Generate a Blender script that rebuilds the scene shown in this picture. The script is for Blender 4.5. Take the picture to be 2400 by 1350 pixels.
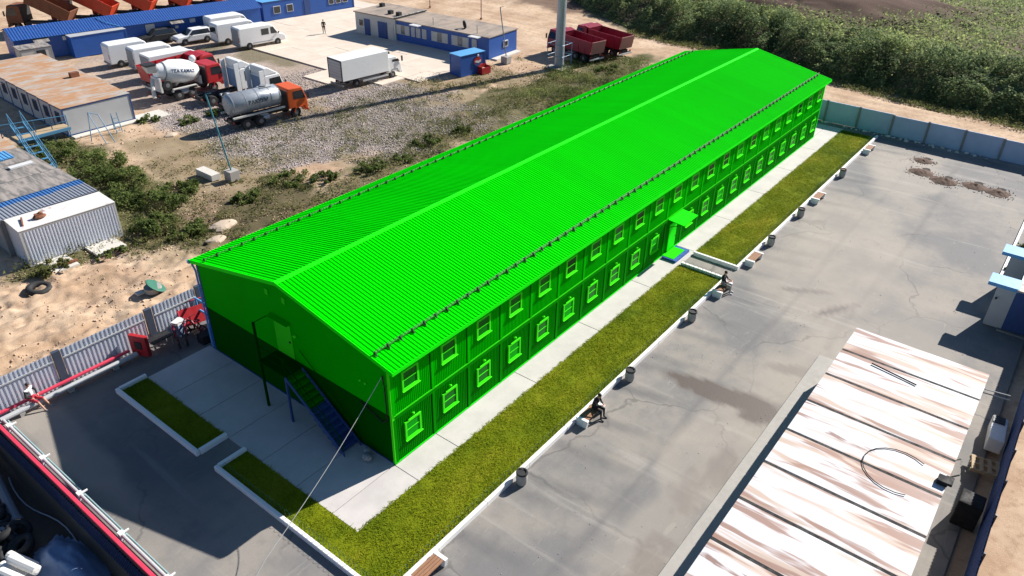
import bpy, math, random
import numpy as np
from mathutils import Vector, Matrix
random.seed(7); rng = np.random.default_rng(11)
for o in list(bpy.data.objects): bpy.data.objects.remove(o)
SC = bpy.context.scene; COL = SC.collection
R = math.radians

# ---------------------------------------------------------------- camera, sky, sun, exposure
cam = bpy.data.cameras.new('camera'); co = bpy.data.objects.new('camera', cam); COL.objects.link(co)
SC.camera = co
yaw, pitch, roll = 0.6507, -0.5546, 0.0218
f_ = Vector((math.cos(pitch)*math.cos(yaw), math.cos(pitch)*math.sin(yaw), math.sin(pitch)))
r_ = Vector((math.sin(yaw), -math.cos(yaw), 0)); u_ = r_.cross(f_)
rr = r_*math.cos(roll)+u_*math.sin(roll); uu = u_*math.cos(roll)-r_*math.sin(roll)
co.matrix_world = Matrix(((rr.x, uu.x, -f_.x, -16.41), (rr.y, uu.y, -f_.y, -18.77), (rr.z, uu.z, -f_.z, 24.57), (0, 0, 0, 1)))
cam.sensor_width = 36; cam.lens = 1774.47/2400*36; cam.clip_start = .5; cam.clip_end = 2000
SUN = Vector((7.58, -2.08, 5.45)).normalized()
elev = math.asin(SUN.z); azim = math.atan2(SUN.x, SUN.y)
W = bpy.data.worlds.new('World'); SC.world = W; W.use_nodes = True
n = W.node_tree.nodes; sky = n.new('ShaderNodeTexSky'); sky.sky_type = 'NISHITA'; sky.sun_disc = False
sky.sun_elevation = elev; sky.sun_rotation = azim; sky.air_density = 1.0; sky.dust_density = 0.15; sky.ozone_density = 5.0
W.node_tree.links.new(sky.outputs[0], n['Background'].inputs[0]); n['Background'].inputs[1].default_value = 0.058
sl = bpy.data.lights.new('sun', 'SUN'); sl.energy = 5.0; sl.angle = R(0.5); sl.color = (1, .95, .88)
so = bpy.data.objects.new('sun', sl); COL.objects.link(so)
so.rotation_euler = SUN.to_track_quat('Z', 'Y').to_euler(); so.location = (0, 0, 60)
SC.view_settings.view_transform = 'Standard'; SC.view_settings.look = 'None'
SC.view_settings.exposure = 0.80; SC.view_settings.gamma = 1.0
SC.render.engine = 'CYCLES'

# ---------------------------------------------------------------- helpers
def tag(o, label=None, cat=None, group=None, kind=None):
    if label: o['label'] = label
    if cat: o['category'] = cat
    if group: o['group'] = group
    if kind: o['kind'] = kind
    return o
def empty(name, loc=(0, 0, 0), rz=0, parent=None):
    o = bpy.data.objects.new(name, None); COL.objects.link(o); o.location = loc; o.rotation_euler = (0, 0, rz)
    o.empty_display_size = .2
    if parent: o.parent = parent
    return o
def thing(name, label, cat, loc=(0, 0, 0), rz=0, group=None):
    return tag(empty(name, loc, R(rz)), label, cat, group)
def dup(o, parent=None):
    c = o.copy(); COL.objects.link(c); c.parent = parent
    for ch in list(o.children): dup(ch, c)
    return c
class MB:
    def __init__(s): s.v = []; s.f = []; s.m = []; s.mi = 0
    def add(s, vs, fs):
        k = len(s.v); s.v += [tuple(p) for p in vs]
        for f in fs: s.f.append(tuple(i+k for i in f)); s.m.append(s.mi)
        return s
    def box(s, x0, x1, y0, y1, z0, z1):
        return s.add([(x0, y0, z0), (x1, y0, z0), (x1, y1, z0), (x0, y1, z0), (x0, y0, z1), (x1, y0, z1), (x1, y1, z1), (x0, y1, z1)],
                     [(3, 2, 1, 0), (4, 5, 6, 7), (0, 1, 5, 4), (1, 2, 6, 5), (2, 3, 7, 6), (3, 0, 4, 7)])
    def prism(s, pts, axis, a, b):
        n = len(pts)
        def P(p, t): return {'x': (t, p[0], p[1]), 'y': (p[0], t, p[1]), 'z': (p[0], p[1], t)}[axis]
        vs = [P(p, a) for p in pts]+[P(p, b) for p in pts]
        fs = [tuple(range(n))[::-1], tuple(range(n, 2*n))]+[(i, (i+1) % n, n+(i+1) % n, n+i) for i in range(n)]
        return s.add(vs, fs)
    def frustum(s, x0, x1, y0, y1, z0, X0, X1, Y0, Y1, z1):
        return s.add([(x0, y0, z0), (x1, y0, z0), (x1, y1, z0), (x0, y1, z0), (X0, Y0, z1), (X1, Y0, z1), (X1, Y1, z1), (X0, Y1, z1)],
                     [(3, 2, 1, 0), (4, 5, 6, 7), (0, 1, 5, 4), (1, 2, 6, 5), (2, 3, 7, 6), (3, 0, 4, 7)])
    def quad(s, a, b, c, d): return s.add([a, b, c, d], [(0, 1, 2, 3)])
    def slab(s, a, b, c, d, t):
        a, b, c, d = map(Vector, (a, b, c, d)); nn = (b-a).cross(d-a).normalized()*t
        return s.add([a, b, c, d, a+nn, b+nn, c+nn, d+nn], [(3, 2, 1, 0), (4, 5, 6, 7), (0, 1, 5, 4), (1, 2, 6, 5), (2, 3, 7, 6), (3, 0, 4, 7)])
    def ring(s, c, ax, r, n):
        ax = ax.normalized(); u = ax.orthogonal().normalized(); w = ax.cross(u)
        return [c+(u*math.cos(2*math.pi*i/n)+w*math.sin(2*math.pi*i/n))*r for i in range(n)]
    def cyl(s, p0, p1, r0, r1=None, n=12, caps=True):
        return s.lathe(p0, p1, [(0, r0), (1, r0 if r1 is None else r1)], n, caps)
    def lathe(s, p0, p1, prof, n=16, caps=True):
        p0, p1 = Vector(p0), Vector(p1); ax = p1-p0; vs = []
        for t, r in prof: vs += s.ring(p0+ax*t, ax, r, n)
        fs = []
        for k in range(len(prof)-1):
            for i in range(n): fs.append((k*n+i, k*n+(i+1) % n, (k+1)*n+(i+1) % n, (k+1)*n+i))
        if caps: fs += [tuple(range(n))[::-1], tuple(range((len(prof)-1)*n, len(prof)*n))]
        return s.add(vs, fs)
    def tube(s, path, r, n=6):
        path = [Vector(p) for p in path]; vs = []
        for i, p in enumerate(path):
            d = path[min(i+1, len(path)-1)]-path[max(i-1, 0)]
            if i == 0: u = d.normalized().orthogonal().normalized()
            d = d.normalized(); u = (u-d*u.dot(d)).normalized(); w = d.cross(u)
            vs += [p+(u*math.cos(2*math.pi*k/n)+w*math.sin(2*math.pi*k/n))*r for k in range(n)]
        fs = [(j*n+i, j*n+(i+1) % n, (j+1)*n+(i+1) % n, (j+1)*n+i) for j in range(len(path)-1) for i in range(n)]
        return s.add(vs, fs+[tuple(range(n))[::-1], tuple(range((len(path)-1)*n, len(path)*n))])
    def ball(s, c, rx, ry, rz, n=10, k=6):
        c = Vector(c); vs = []; fs = []
        for j in range(k+1):
            t = math.pi*j/k
            for i in range(n):
                a = 2*math.pi*i/n; vs.append((c.x+rx*math.sin(t)*math.cos(a), c.y+ry*math.sin(t)*math.sin(a), c.z+rz*math.cos(t)))
        for j in range(k):
            for i in range(n): fs.append(((j+1)*n+i, (j+1)*n+(i+1) % n, j*n+(i+1) % n, j*n+i))
        return s.add(vs, fs)
    def mesh(s, name, mats, smooth=False):
        me = bpy.data.meshes.new(name); me.from_pydata(s.v, [], s.f)
        for m in (mats if isinstance(mats, (list, tuple)) else [mats]): me.materials.append(m)
        if any(s.m): me.polygons.foreach_set('material_index', s.m)
        if smooth: me.polygons.foreach_set('use_smooth', [True]*len(s.f))
        me.validate(); me.update(); return me
    def build(s, name, mats, parent=None, loc=(0, 0, 0), bevel=0, smooth=False, seg=2):
        o = bpy.data.objects.new(name, s.mesh(name, mats, smooth)); COL.objects.link(o); o.location = loc
        if parent: o.parent = parent
        if bevel:
            b = o.modifiers.new('bevel', 'BEVEL'); b.width = bevel; b.segments = seg; b.limit_method = 'ANGLE'; b.angle_limit = R(35)
        if smooth and not bevel: pass
        return o
def mkobj(name, me, parent=None, loc=(0, 0, 0), rz=0):
    o = bpy.data.objects.new(name, me); COL.objects.link(o); o.location = loc; o.rotation_euler = (0, 0, rz)
    if parent: o.parent = parent
    return o
def npmesh(name, V, F, mat, attrs=None, smooth=False):
    """V (n,3), F (m,3|4) numpy -> mesh"""
    me = bpy.data.meshes.new(name); k = F.shape[1]
    me.vertices.add(len(V)); me.vertices.foreach_set('co', V.astype(np.float32).ravel())
    me.loops.add(F.size); me.loops.foreach_set('vertex_index', F.astype(np.int32).ravel())
    me.polygons.add(len(F)); me.polygons.foreach_set('loop_start', np.arange(0, F.size, k, dtype=np.int32))
    if smooth: me.polygons.foreach_set('use_smooth', np.ones(len(F), bool))
    me.update(calc_edges=True); me.materials.append(mat)
    for nm, a in (attrs or {}).items():
        at = me.attributes.new(nm, 'FLOAT_COLOR' if a.ndim == 2 else 'FLOAT', 'POINT')
        at.data.foreach_set('color' if a.ndim == 2 else 'value', a.astype(np.float32).ravel())
    return me

# numpy value noise
_lat = rng.random((256, 256))
def vnoise(x, y):
    xi = np.floor(x).astype(int); yi = np.floor(y).astype(int); fx = x-xi; fy = y-yi
    fx = fx*fx*(3-2*fx); fy = fy*fy*(3-2*fy); g = lambda a, b: _lat[a & 255, b & 255]
    return (g(xi, yi)*(1-fx)+g(xi+1, yi)*fx)*(1-fy)+(g(xi, yi+1)*(1-fx)+g(xi+1, yi+1)*fx)*fy
def fbm(x, y, o=4):
    s = 0; a = .5; t = 0
    for i in range(o): s = s+a*vnoise(x*2**i+17*i, y*2**i+31*i); t += a; a *= .5
    return s/t
def sstep(a, b, x): t = np.clip((x-a)/(b-a), 0, 1); return t*t*(3-2*t)
def blob(x, y, cx, cy, rx, ry, rot=0, ns=.5, nsc=.35, soft=.25):
    c, s = math.cos(R(rot)), math.sin(R(rot)); dx, dy = x-cx, y-cy
    d = np.sqrt(((dx*c+dy*s)/rx)**2+((-dx*s+dy*c)/ry)**2)+(fbm(x*nsc+3*cx, y*nsc+cy, 4)-.5)*2*ns
    return 1-sstep(1-soft, 1+soft, d)

# ---------------------------------------------------------------- materials
class NT:
    def __init__(s, name):
        s.m = bpy.data.materials.new(name); s.m.use_nodes = True; s.t = s.m.node_tree; s.b = s.t.nodes['Principled BSDF']; s._c = None
    def N(s, typ, **k):
        q = s.t.nodes.new(typ)
        for a, v in k.items(): setattr(q, a, v)
        return q
    def L(s, a, b): s.t.links.new(a, b)
    def setin(s, inp, v):
        if hasattr(v, 'is_output'): s.L(v, inp)
        else: inp.default_value = v if not (isinstance(v, tuple) and len(v) == 3 and inp.type == 'RGBA') else v+(1,)
    def co(s, scale=None, rnd=True):
        tc = s.N('ShaderNodeTexCoord').outputs['Object']
        if rnd:
            oi = s.N('ShaderNodeObjectInfo'); ad = s.N('ShaderNodeVectorMath', operation='MULTIPLY_ADD')
            cb = s.N('ShaderNodeCombineXYZ')
            for i in range(3): s.L(oi.outputs['Random'], cb.inputs[i])
            s.L(cb.outputs[0], ad.inputs[0]); ad.inputs[1].default_value = (31, 57, 0); s.L(tc, ad.inputs[2]); tc = ad.outputs[0]
        if scale:
            mp = s.N('ShaderNodeVectorMath', operation='MULTIPLY'); s.L(tc, mp.inputs[0]); mp.inputs[1].default_value = scale; tc = mp.outputs[0]
        return tc
    def noise(s, sc, det=4, vec=None, rough=.55, dist=0):
        q = s.N('ShaderNodeTexNoise'); q.inputs['Scale'].default_value = sc; q.inputs['Detail'].default_value = det
        q.inputs['Roughness'].default_value = rough; q.inputs['Distortion'].default_value = dist
        if vec is not None: s.L(vec, q.inputs['Vector'])
        return q.outputs[0]
    def rng(s, v, a, b, c=0, d=1):
        q = s.N('ShaderNodeMapRange'); s.L(v, q.inputs[0]); q.interpolation_type = 'SMOOTHSTEP'
        for i, k in enumerate((a, b, c, d)): q.inputs[i+1].default_value = k
        return q.outputs[0]
    def mix(s, f, a, b, mode='MIX'):
        q = s.N('ShaderNodeMix', data_type='RGBA', blend_type=mode); s.setin(q.inputs[0], f); s.setin(q.inputs[6], a); s.setin(q.inputs[7], b); return q.outputs[2]
    def math(s, op, a, b=None):
        q = s.N('ShaderNodeMath', operation=op); s.setin(q.inputs[0], a)
        if b is not None: s.setin(q.inputs[1], b)
        return q.outputs[0]
    def attr(s, nm, chan=None):
        q = s.N('ShaderNodeAttribute', attribute_name=nm)
        if chan is None: return q.outputs['Fac']
        sp = s.N('ShaderNodeSeparateColor'); s.L(q.outputs['Color'], sp.inputs[0]); return sp.outputs[chan]
    def bump(s, h, st=.3, dist=.05):
        q = s.N('ShaderNodeBump'); q.inputs['Strength'].default_value = st; q.inputs['Distance'].default_value = dist; s.L(h, q.inputs['Height'])
        s.L(q.outputs[0], s.b.inputs['Normal'])
    def out(s, col, rough=.7, metal=0, spec=None):
        s.setin(s.b.inputs['Base Color'], col); s.setin(s.b.inputs['Roughness'], rough); s.b.inputs['Metallic'].default_value = metal
        if spec is not None: s.b.inputs['Specular IOR Level'].default_value = spec
        return s.m
def sc3(c, k): return tuple(min(1, x*k) for x in c)
def paint(name, c, rough=.5, metal=0, var=.12, vs=1.2, dirt=(.25, .2, .15), da=.15, spec=None):
    t = NT(name); v = t.co(); a = t.noise(vs, 5, v); col = t.mix(a, sc3(c, 1-var), sc3(c, 1+var))
    if da:
        g = t.rng(t.noise(vs*2.7, 6, v, .7), .55, .8, 0, da); col = t.mix(g, col, dirt)
    r = t.rng(t.noise(vs*3, 3, v), .3, .7, max(.05, rough-.1), min(1, rough+.1))
    return t.out(col, r, metal, spec)
MT = {}
def P(key, *a, **k): MT[key] = paint(key, *a, **k); return MT[key]
P('blue', (.014, .085, .34), .5, da=.12); P('blue_roof', (.010, .07, .28), .6, da=.05); P('blue_light', (.10, .33, .62), .5)
P('navy', (.012, .03, .10), .55, da=.1); P('navy_box', (.02, .06, .2), .55); P('teal', (.05, .22, .28), .5)
P('steel_blue', (.07, .22, .36), .5, da=.2)
P('white', (.62, .62, .61), .45, da=.06); P('white_clean', (.78, .78, .77), .35, var=.02, da=.0)
P('offwhite', (.5, .49, .46), .6, da=.2); P('grey', (.24, .25, .26), .55); P('grey_light', (.42, .43, .44), .5)
P('galv', (.36, .39, .43), .38, metal=.3, var=.15, da=.12); P('sheet_pale', (.58, .61, .68), .4, metal=0, var=.08, da=.08); P('shaded_return', (.05, .065, .1), .6); P('dark', (.018, .018, .02), .6, da=.05); P('rubber', (.018, .018, .019), .8, da=.15, dirt=(.09, .075, .06))
P('black', (.006, .006, .007), .8, da=0); P('chassis', (.03, .03, .033), .6, da=.3, dirt=(.15, .12, .09))
P('rim', (.17, .17, .17), .5, da=.3); P('red', (.42, .02, .025), .42, da=.12); P('dark_red', (.24, .012, .03), .45, da=.15)
P('sunlit_dusty_red', (.40, .17, .15), .6, da=.3, dirt=(.4, .3, .24)); P('pinkred', (.62, .045, .09), .55, da=.15); P('orange', (.62, .095, .014), .42, da=.12); P('orange_red', (.55, .06, .02), .5, da=.2)  # the tailgate red is paler, sunlight painted into it along with dust
P('rust', (.2, .075, .035), .85, var=.35, da=.3); P('wood', (.30, .15, .08), .65, var=.25, vs=4); P('wood_pale', (.4, .3, .18), .75, var=.2)
P('concrete', (.36, .34, .31), .85, vs=1.5, da=.3); P('concrete_dark', (.2, .2, .2), .9, da=.3); P('pipe_teal', (.25, .38, .4), .5); P('concrete_wall', (.36, .43, .60), .85, var=.18, vs=.8, da=.2)
P('kerb', (.80, .79, .77), .7, var=.05, da=.08); P('slab_white', (.58, .55, .49), .8, da=.3)
P('tank', (.32, .35, .39), .36, metal=.25, var=.1, da=.1); P('tarp', (.2, .28, .42), .6, var=.15); P('fabric', (.7, .68, .64), .8, var=.08)
P('soil', (.10, .058, .038), .95, var=.35, vs=4); P('soil_dark', (.03, .025, .022), .95); P('teal_lid', (.02, .13, .085), .6)
P('sandstone', (.46, .37, .28), .95, var=.15, vs=2, da=.3); P('skin', (.5, .27, .19), .6, var=.05, da=0); P('hair', (.02, .014, .01), .7, da=0); P('cloth_black', (.012, .012, .015), .85, da=0)
P('cloth_red', (.45, .03, .05), .85, da=0); P('cloth_white', (.7, .7, .68), .85, da=0); P('cloth_olive', (.05, .05, .035), .85, da=0); P('shoe', (.3, .28, .26), .7, da=0)
def glass(name, c=(.02, .025, .03), rough=.08):
    t = NT(name); return t.out(c, rough, 0, .6)
MT['glass'] = glass('glass'); MT['glass_pale'] = glass('glass_pale', (.12, .14, .16), .12)
MT['lens'] = glass('lens', (.5, .5, .5), .1); MT['lens_red'] = glass('lens_red', (.4, .02, .02), .15)
# green paints of the dormitory
def green(key, c, rough=.45, var=.05):
    t = NT(key); v = t.co(rnd=False); a = t.noise(.5, 4, v); oi = t.N('ShaderNodeObjectInfo'); cc = t.mix(a, sc3(c, 1-var), sc3(c, 1+var)); cc = t.mix(t.rng(oi.outputs['Random'], 0, 1, 0, .1), cc, sc3(c, .55)); cc = t.mix(t.rng(t.noise(1.3, 6, t.co((1, .25, 1), False), .7), .5, .75, 0, .12), cc, sc3(c, .5)); MT[key] = t.out(cc, rough, 0, .02)
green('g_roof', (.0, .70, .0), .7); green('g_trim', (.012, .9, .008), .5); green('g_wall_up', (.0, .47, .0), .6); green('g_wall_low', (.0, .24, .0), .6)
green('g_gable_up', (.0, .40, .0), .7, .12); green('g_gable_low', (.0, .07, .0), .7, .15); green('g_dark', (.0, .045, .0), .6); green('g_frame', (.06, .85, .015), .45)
green('g_door', (.03, .62, .01), .5); green('g_post', (.0, .5, .0), .5)
t = NT('g_glass'); MT['g_glass'] = t.out((.0, .16, .006), .3, 0, .12); t = NT('g_glass_dark'); MT['g_glass_dark'] = t.out((.0, .06, .004), .2, 0, .15); t = NT('g_blind'); MT['g_blind'] = t.out((.005, .36, .01), .6, 0, .05); MT['guard'] = paint('guard', (.006, .03, .006), .6, da=0)

# asphalt of the yard : dusty grey with long drag streaks, stains come from the vertex mask
t = NT('asphalt'); v = t.co(rnd=False)
b0 = t.noise(.16, 5, v, .6); st = t.noise(1, 6, t.co((.1, 1.1, 1), False), .65, .8); st2 = t.noise(1, 4, t.co((.9, .07, 1), False), .6, .5); fi = t.noise(9, 6, v, .7)
c = t.mix(t.rng(b0, .38, .62), (.165, .16, .157), (.27, .243, .212))
c = t.mix(t.rng(st, .52, .76, 0, .32), c, (.15, .145, .14)); c = t.mix(t.rng(st2, .56, .74, 0, .4), c, (.40, .375, .34))
c = t.mix(t.rng(t.noise(1.1, 6, v, .65), .48, .72, 0, .35), c, (.13, .125, .12)); c = t.mix(t.rng(fi, .5, .8, 0, .35), c, (.15, .14, .13)); c = t.mix(t.rng(t.noise(45, 3, v), .62, .75, 0, .5), c, (.42, .4, .37))
vw = t.N('ShaderNodeVectorMath', operation='MULTIPLY_ADD'); nz = t.N('ShaderNodeTexNoise'); nz.inputs['Scale'].default_value = .6; nz.inputs['Detail'].default_value = 5; t.L(v, nz.inputs['Vector']); t.L(nz.outputs['Color'], vw.inputs[0]); vw.inputs[1].default_value = (2.2, 2.2, 0); t.L(v, vw.inputs[2])
vc = t.N('ShaderNodeTexVoronoi', feature='DISTANCE_TO_EDGE'); vc.inputs['Scale'].default_value = .13; t.L(vw.outputs[0], vc.inputs['Vector']); ck = t.math('MULTIPLY', t.rng(vc.outputs['Distance'], .0, .012, 1, 0), t.rng(t.noise(.12, 2, v), .42, .58, 0, .6)); c = t.mix(ck, c, (.09, .085, .08))
sc_ = t.noise(1, 5, t.co((.5, 2.6, 1), False), .6, 1.6); c = t.mix(t.rng(sc_, .6, .74, 0, .35), c, (.36, .34, .31))
wet = t.attr('mask', 0); dk = t.attr('mask', 1); du = t.attr('mask', 2)
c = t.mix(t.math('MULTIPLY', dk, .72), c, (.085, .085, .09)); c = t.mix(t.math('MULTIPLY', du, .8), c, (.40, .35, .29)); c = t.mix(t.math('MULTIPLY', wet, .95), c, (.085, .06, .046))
t.bump(fi, .25, .02); MT['asphalt'] = t.out(c, t.rng(wet, 0, 1, .85, .5))
# concrete of the paths
t = NT('pavement'); v = t.co(); a = t.noise(.6, 6, v, .65); fi = t.noise(14, 5, v, .7)
c = t.mix(t.rng(a, .3, .7), (.47, .44, .42), (.56, .52, .495)); c = t.mix(t.rng(fi, .55, .8, 0, .3), c, (.36, .33, .3)); t.bump(fi, .15, .01); MT['pavement'] = t.out(c, .8)
t = NT('pad'); v = t.co(); a = t.noise(.35, 6, v, .65); fi = t.noise(6, 6, v, .7)
c = t.mix(t.rng(a, .3, .7), (.56, .47, .38), (.66, .57, .475)); c = t.mix(t.rng(fi, .55, .8, 0, .35), c, (.45, .36, .27)); MT['pad'] = t.out(c, .9)
# ground : sand, gravel, weeds, dark earth chosen by the vertex mask
t = NT('ground'); v = t.co(rnd=False); a = t.noise(.22, 6, v, .6); m_ = t.noise(2.2, 6, v, .7); fi = t.noise(13, 5, v, .75)
sand = t.mix(t.rng(a, .32, .68), (.40, .27, .175), (.58, .435, .305)); sand = t.mix(t.rng(m_, .46, .68, 0, .62), sand, (.29, .185, .115)); sand = t.mix(t.rng(fi, .56, .76, 0, .5), sand, (.64, .51, .39))
vo = t.N('ShaderNodeTexVoronoi'); vo.inputs['Scale'].default_value = 5.5; t.L(v, vo.inputs['Vector'])
sp = t.N('ShaderNodeSeparateColor'); t.L(vo.outputs['Color'], sp.inputs[0])
gra = t.mix(sp.outputs[0], (.24, .205, .19), (.50, .435, .40)); gra = t.mix(t.rng(vo.outputs['Distance'], .25, .6, 0, .45), gra, (.16, .13, .115)); gra = t.mix(t.rng(m_, .48, .7, 0, .5), gra, (.3, .22, .17))
grn = t.mix(m_, (.05, .055, .02), (.17, .15, .075)); grn = t.mix(t.rng(fi, .5, .75, 0, .6), grn, (.2, .16, .09))
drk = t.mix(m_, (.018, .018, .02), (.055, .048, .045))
bro = t.mix(m_, (.05, .03, .022), (.13, .075, .055))
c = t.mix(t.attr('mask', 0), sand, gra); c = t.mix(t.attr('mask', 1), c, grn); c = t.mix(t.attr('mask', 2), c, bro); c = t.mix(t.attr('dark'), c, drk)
t.bump(fi, .5, .05); MT['ground'] = t.out(c, .95, 0, .2)
# foliage : tint attribute = leaf colour variety
def leafmat(key, lo, mid, hi, tr=.42):
    t = NT(key); r = t.attr('tint'); c = t.mix(t.rng(r, 0, .55), lo, mid); c = t.mix(t.rng(r, .55, 1), c, hi)
    t.out(c, .7, 0, .08); tl = t.N('ShaderNodeBsdfTranslucent'); t.setin(tl.inputs[0], c); ms = t.N('ShaderNodeMixShader'); ms.inputs[0].default_value = tr
    o = t.t.nodes['Material Output']; t.L(t.b.outputs[0], ms.inputs[1]); t.L(tl.outputs[0], ms.inputs[2]); t.L(ms.outputs[0], o.inputs[0]); MT[key] = t.m
leafmat('leaf_thicket', (.06, .095, .042), (.20, .26, .115), (.44, .50, .19)); leafmat('leaf_bush', (.04, .065, .02), (.135, .18, .05), (.32, .34, .12))
leafmat('leaf_weed', (.08, .10, .03), (.18, .19, .065), (.34, .29, .15)); leafmat('lawn', (.145, .21, .008), (.245, .29, .010), (.35, .34, .024), .35)
leafmat('leaf_dry', (.10, .07, .055), (.2, .15, .12), (.34, .27, .2), .2)
MT['stem'] = paint('stem', (.12, .085, .05), .9, da=0)
# white roof sheet with rust streaks running across the container
t = NT('roof_rust_white'); v = t.co(); sx_ = t.N('ShaderNodeSeparateXYZ'); t.L(t.co(rnd=False), sx_.inputs[0]); eg = t.math('MULTIPLY', t.math('ABSOLUTE', t.math('SUBTRACT', t.math('MULTIPLY', sx_.outputs[0], .44), .5)), .2); s1 = t.noise(1, 3, t.co((1.7, .2, 1)), .55, .5); s2 = t.math('ADD', t.noise(1, 3, t.co((2.4, .26, 1)), .5, .35), eg); s1 = t.math('ADD', s1, eg); a = t.noise(.5, 4, v)
c = t.mix(a, (.55, .55, .57), (.64, .63, .63)); c = t.mix(t.rng(s1, .53, .68, 0, .8), c, (.42, .28, .19)); c = t.mix(t.rng(s2, .575, .68, 0, .9), c, (.24, .115, .075)); c = t.mix(t.rng(t.noise(1, 5, t.co((1.1, .2, 1)), .6, .3), .62, .69, 0, .85), c, (.16, .055, .03))
MT['roof_rust_white'] = t.out(c, .6)
t = NT('roof_white_old'); v = t.co(); a = t.noise(.5, 4, v); c = t.mix(a, (.6, .58, .55), (.72, .69, .66)); c = t.mix(t.rng(t.noise(.55, 4, v, .5, .4), .6, .66, 0, .85), c, (.24, .12, .1)); c = t.mix(t.rng(t.noise(3, 5, v, .6), .6, .75, 0, .5), c, (.4, .32, .26)); MT['roof_white_old'] = t.out(c, .7)
t = NT('roof_rust'); v = t.co(); s1 = t.noise(1, 6, t.co((.35, 1.6, 1)), .6, .7); a = t.noise(.7, 6, v, .65)
c = t.mix(t.rng(s1, .36, .56), (.36, .34, .31), (.40, .21, .10)); c = t.mix(t.rng(a, .46, .68, 0, .8), c, (.43, .36, .30)); c = t.mix(t.rng(t.noise(3, 6, v, .7), .55, .75, 0, .6), c, (.2, .12, .08)); MT['roof_rust'] = t.out(c, .85)
t = NT('roof_brown'); v = t.co(); s1 = t.noise(1, 6, t.co((.3, .9, 1)), .6, .6); a = t.noise(.5, 6, v, .65)
c = t.mix(t.rng(s1, .35, .6), (.24, .2, .165), (.34, .27, .215)); c = t.mix(t.rng(a, .5, .7, 0, .7), c, (.15, .13, .12)); MT['roof_brown'] = t.out(c, .9)
t = NT('roof_slate'); v = t.co(); s1 = t.noise(1, 6, t.co((3, .6, 1)), .6, .6); c = t.mix(t.rng(s1, .35, .65), (.13, .125, .12), (.33, .29, .26)); MT['roof_slate'] = t.out(c, .9)

# ================================================================ SETTING
def geom(a, b, k): return list(a+(b-a)*(np.arange(1, k+1)/k)**2.2)
gx = np.array(sorted(set(np.round([-300, -200, -130, -80, -50]+list(np.arange(-34, -14, 1.))+list(np.arange(-14, 13, .16))+list(np.arange(13, 60, .3))+list(np.arange(60, 112, .5))+geom(112, 420, 12), 3))))
gy = np.array(sorted(set(np.round([-300, -200, -120, -70]+list(np.arange(-50, -26, 2.))+list(np.arange(-26, -20, .3))+list(np.arange(-20, 16, 2.))+list(np.arange(16, 33, .16))+list(np.arange(33, 60, .3))+list(np.arange(60, 112, .5))+geom(112, 420, 12), 3))))
def xbank(y): return np.interp(y, [-60, -15, -9, -2.6, 4.7, 12, 19.5, 28, 33, 45, 60, 100], [69, 71.2, 71.6, 72.6, 74.2, 76.2, 78.2, 78, 78.6, 85, 97, 126])
def gmask(x, y):
    b = lambda *a, **k: blob(x, y, *a, **k)
    gra = np.maximum.reduce([b(29, 33, 11, 7.5, -20), b(20.5, 45.5, 3.2, 5, 20), b(21, 38, 4.5, 5), b(36, 40, 6, 4, -20), .75*b(29, 60, 11, 17, 0), .6*b(38, 56, 4, 9)])
    grn = np.maximum.reduce([b(50, 27, 17, 4, 0, ns=.8), b(57, 24, 9, 5, 0, ns=.6), .9*b(40, 25.5, 12, 2.6, 0, ns=.9), .85*b(22, 24.5, 12, 2.2, 0, ns=.9), b(12, 26.5, 5, 3.5, 20, ns=.8),
                             b(6.5, 34, 2.8, 10, -12), b(8, 49, 3, 5), .7*b(32, 68, 7, 2, ns=.8), .7*b(38, 60.5, 2.5, 5), .55*b(34, 33, 16, 9, -10, ns=1.1), b(0, 29.8, 3.5, 1.2, ns=.4), .6*b(18.5, 42, 2, 4), .6*b(48, 35, 5, 2, ns=.8), .55*b(12.5, 34, 5, 9, ns=1.3), .5*b(11, 27, 6, 3, ns=1.2)])
    d = x-xbank(y); bank = sstep(-2.2, .6, d+(fbm(x*.4, y*.4)-.5)*2.4); grn = np.maximum(grn, bank)
    bro = np.maximum.reduce([b(101, 14, 9, 16, 20, ns=.3), .8*b(88, 38, 6, 6, ns=.5), .8*b(90, 52, 8, 10), .35*b(11, 27, 7, 4, ns=.8)])
    bro = np.maximum(bro, .8*sstep(69, 70.5, x)*(1-sstep(-11, -8, y))*(fbm(x, y) > .5))
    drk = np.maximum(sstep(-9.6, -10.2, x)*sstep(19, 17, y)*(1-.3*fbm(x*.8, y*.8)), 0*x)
    return gra, grn, bro, drk
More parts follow.
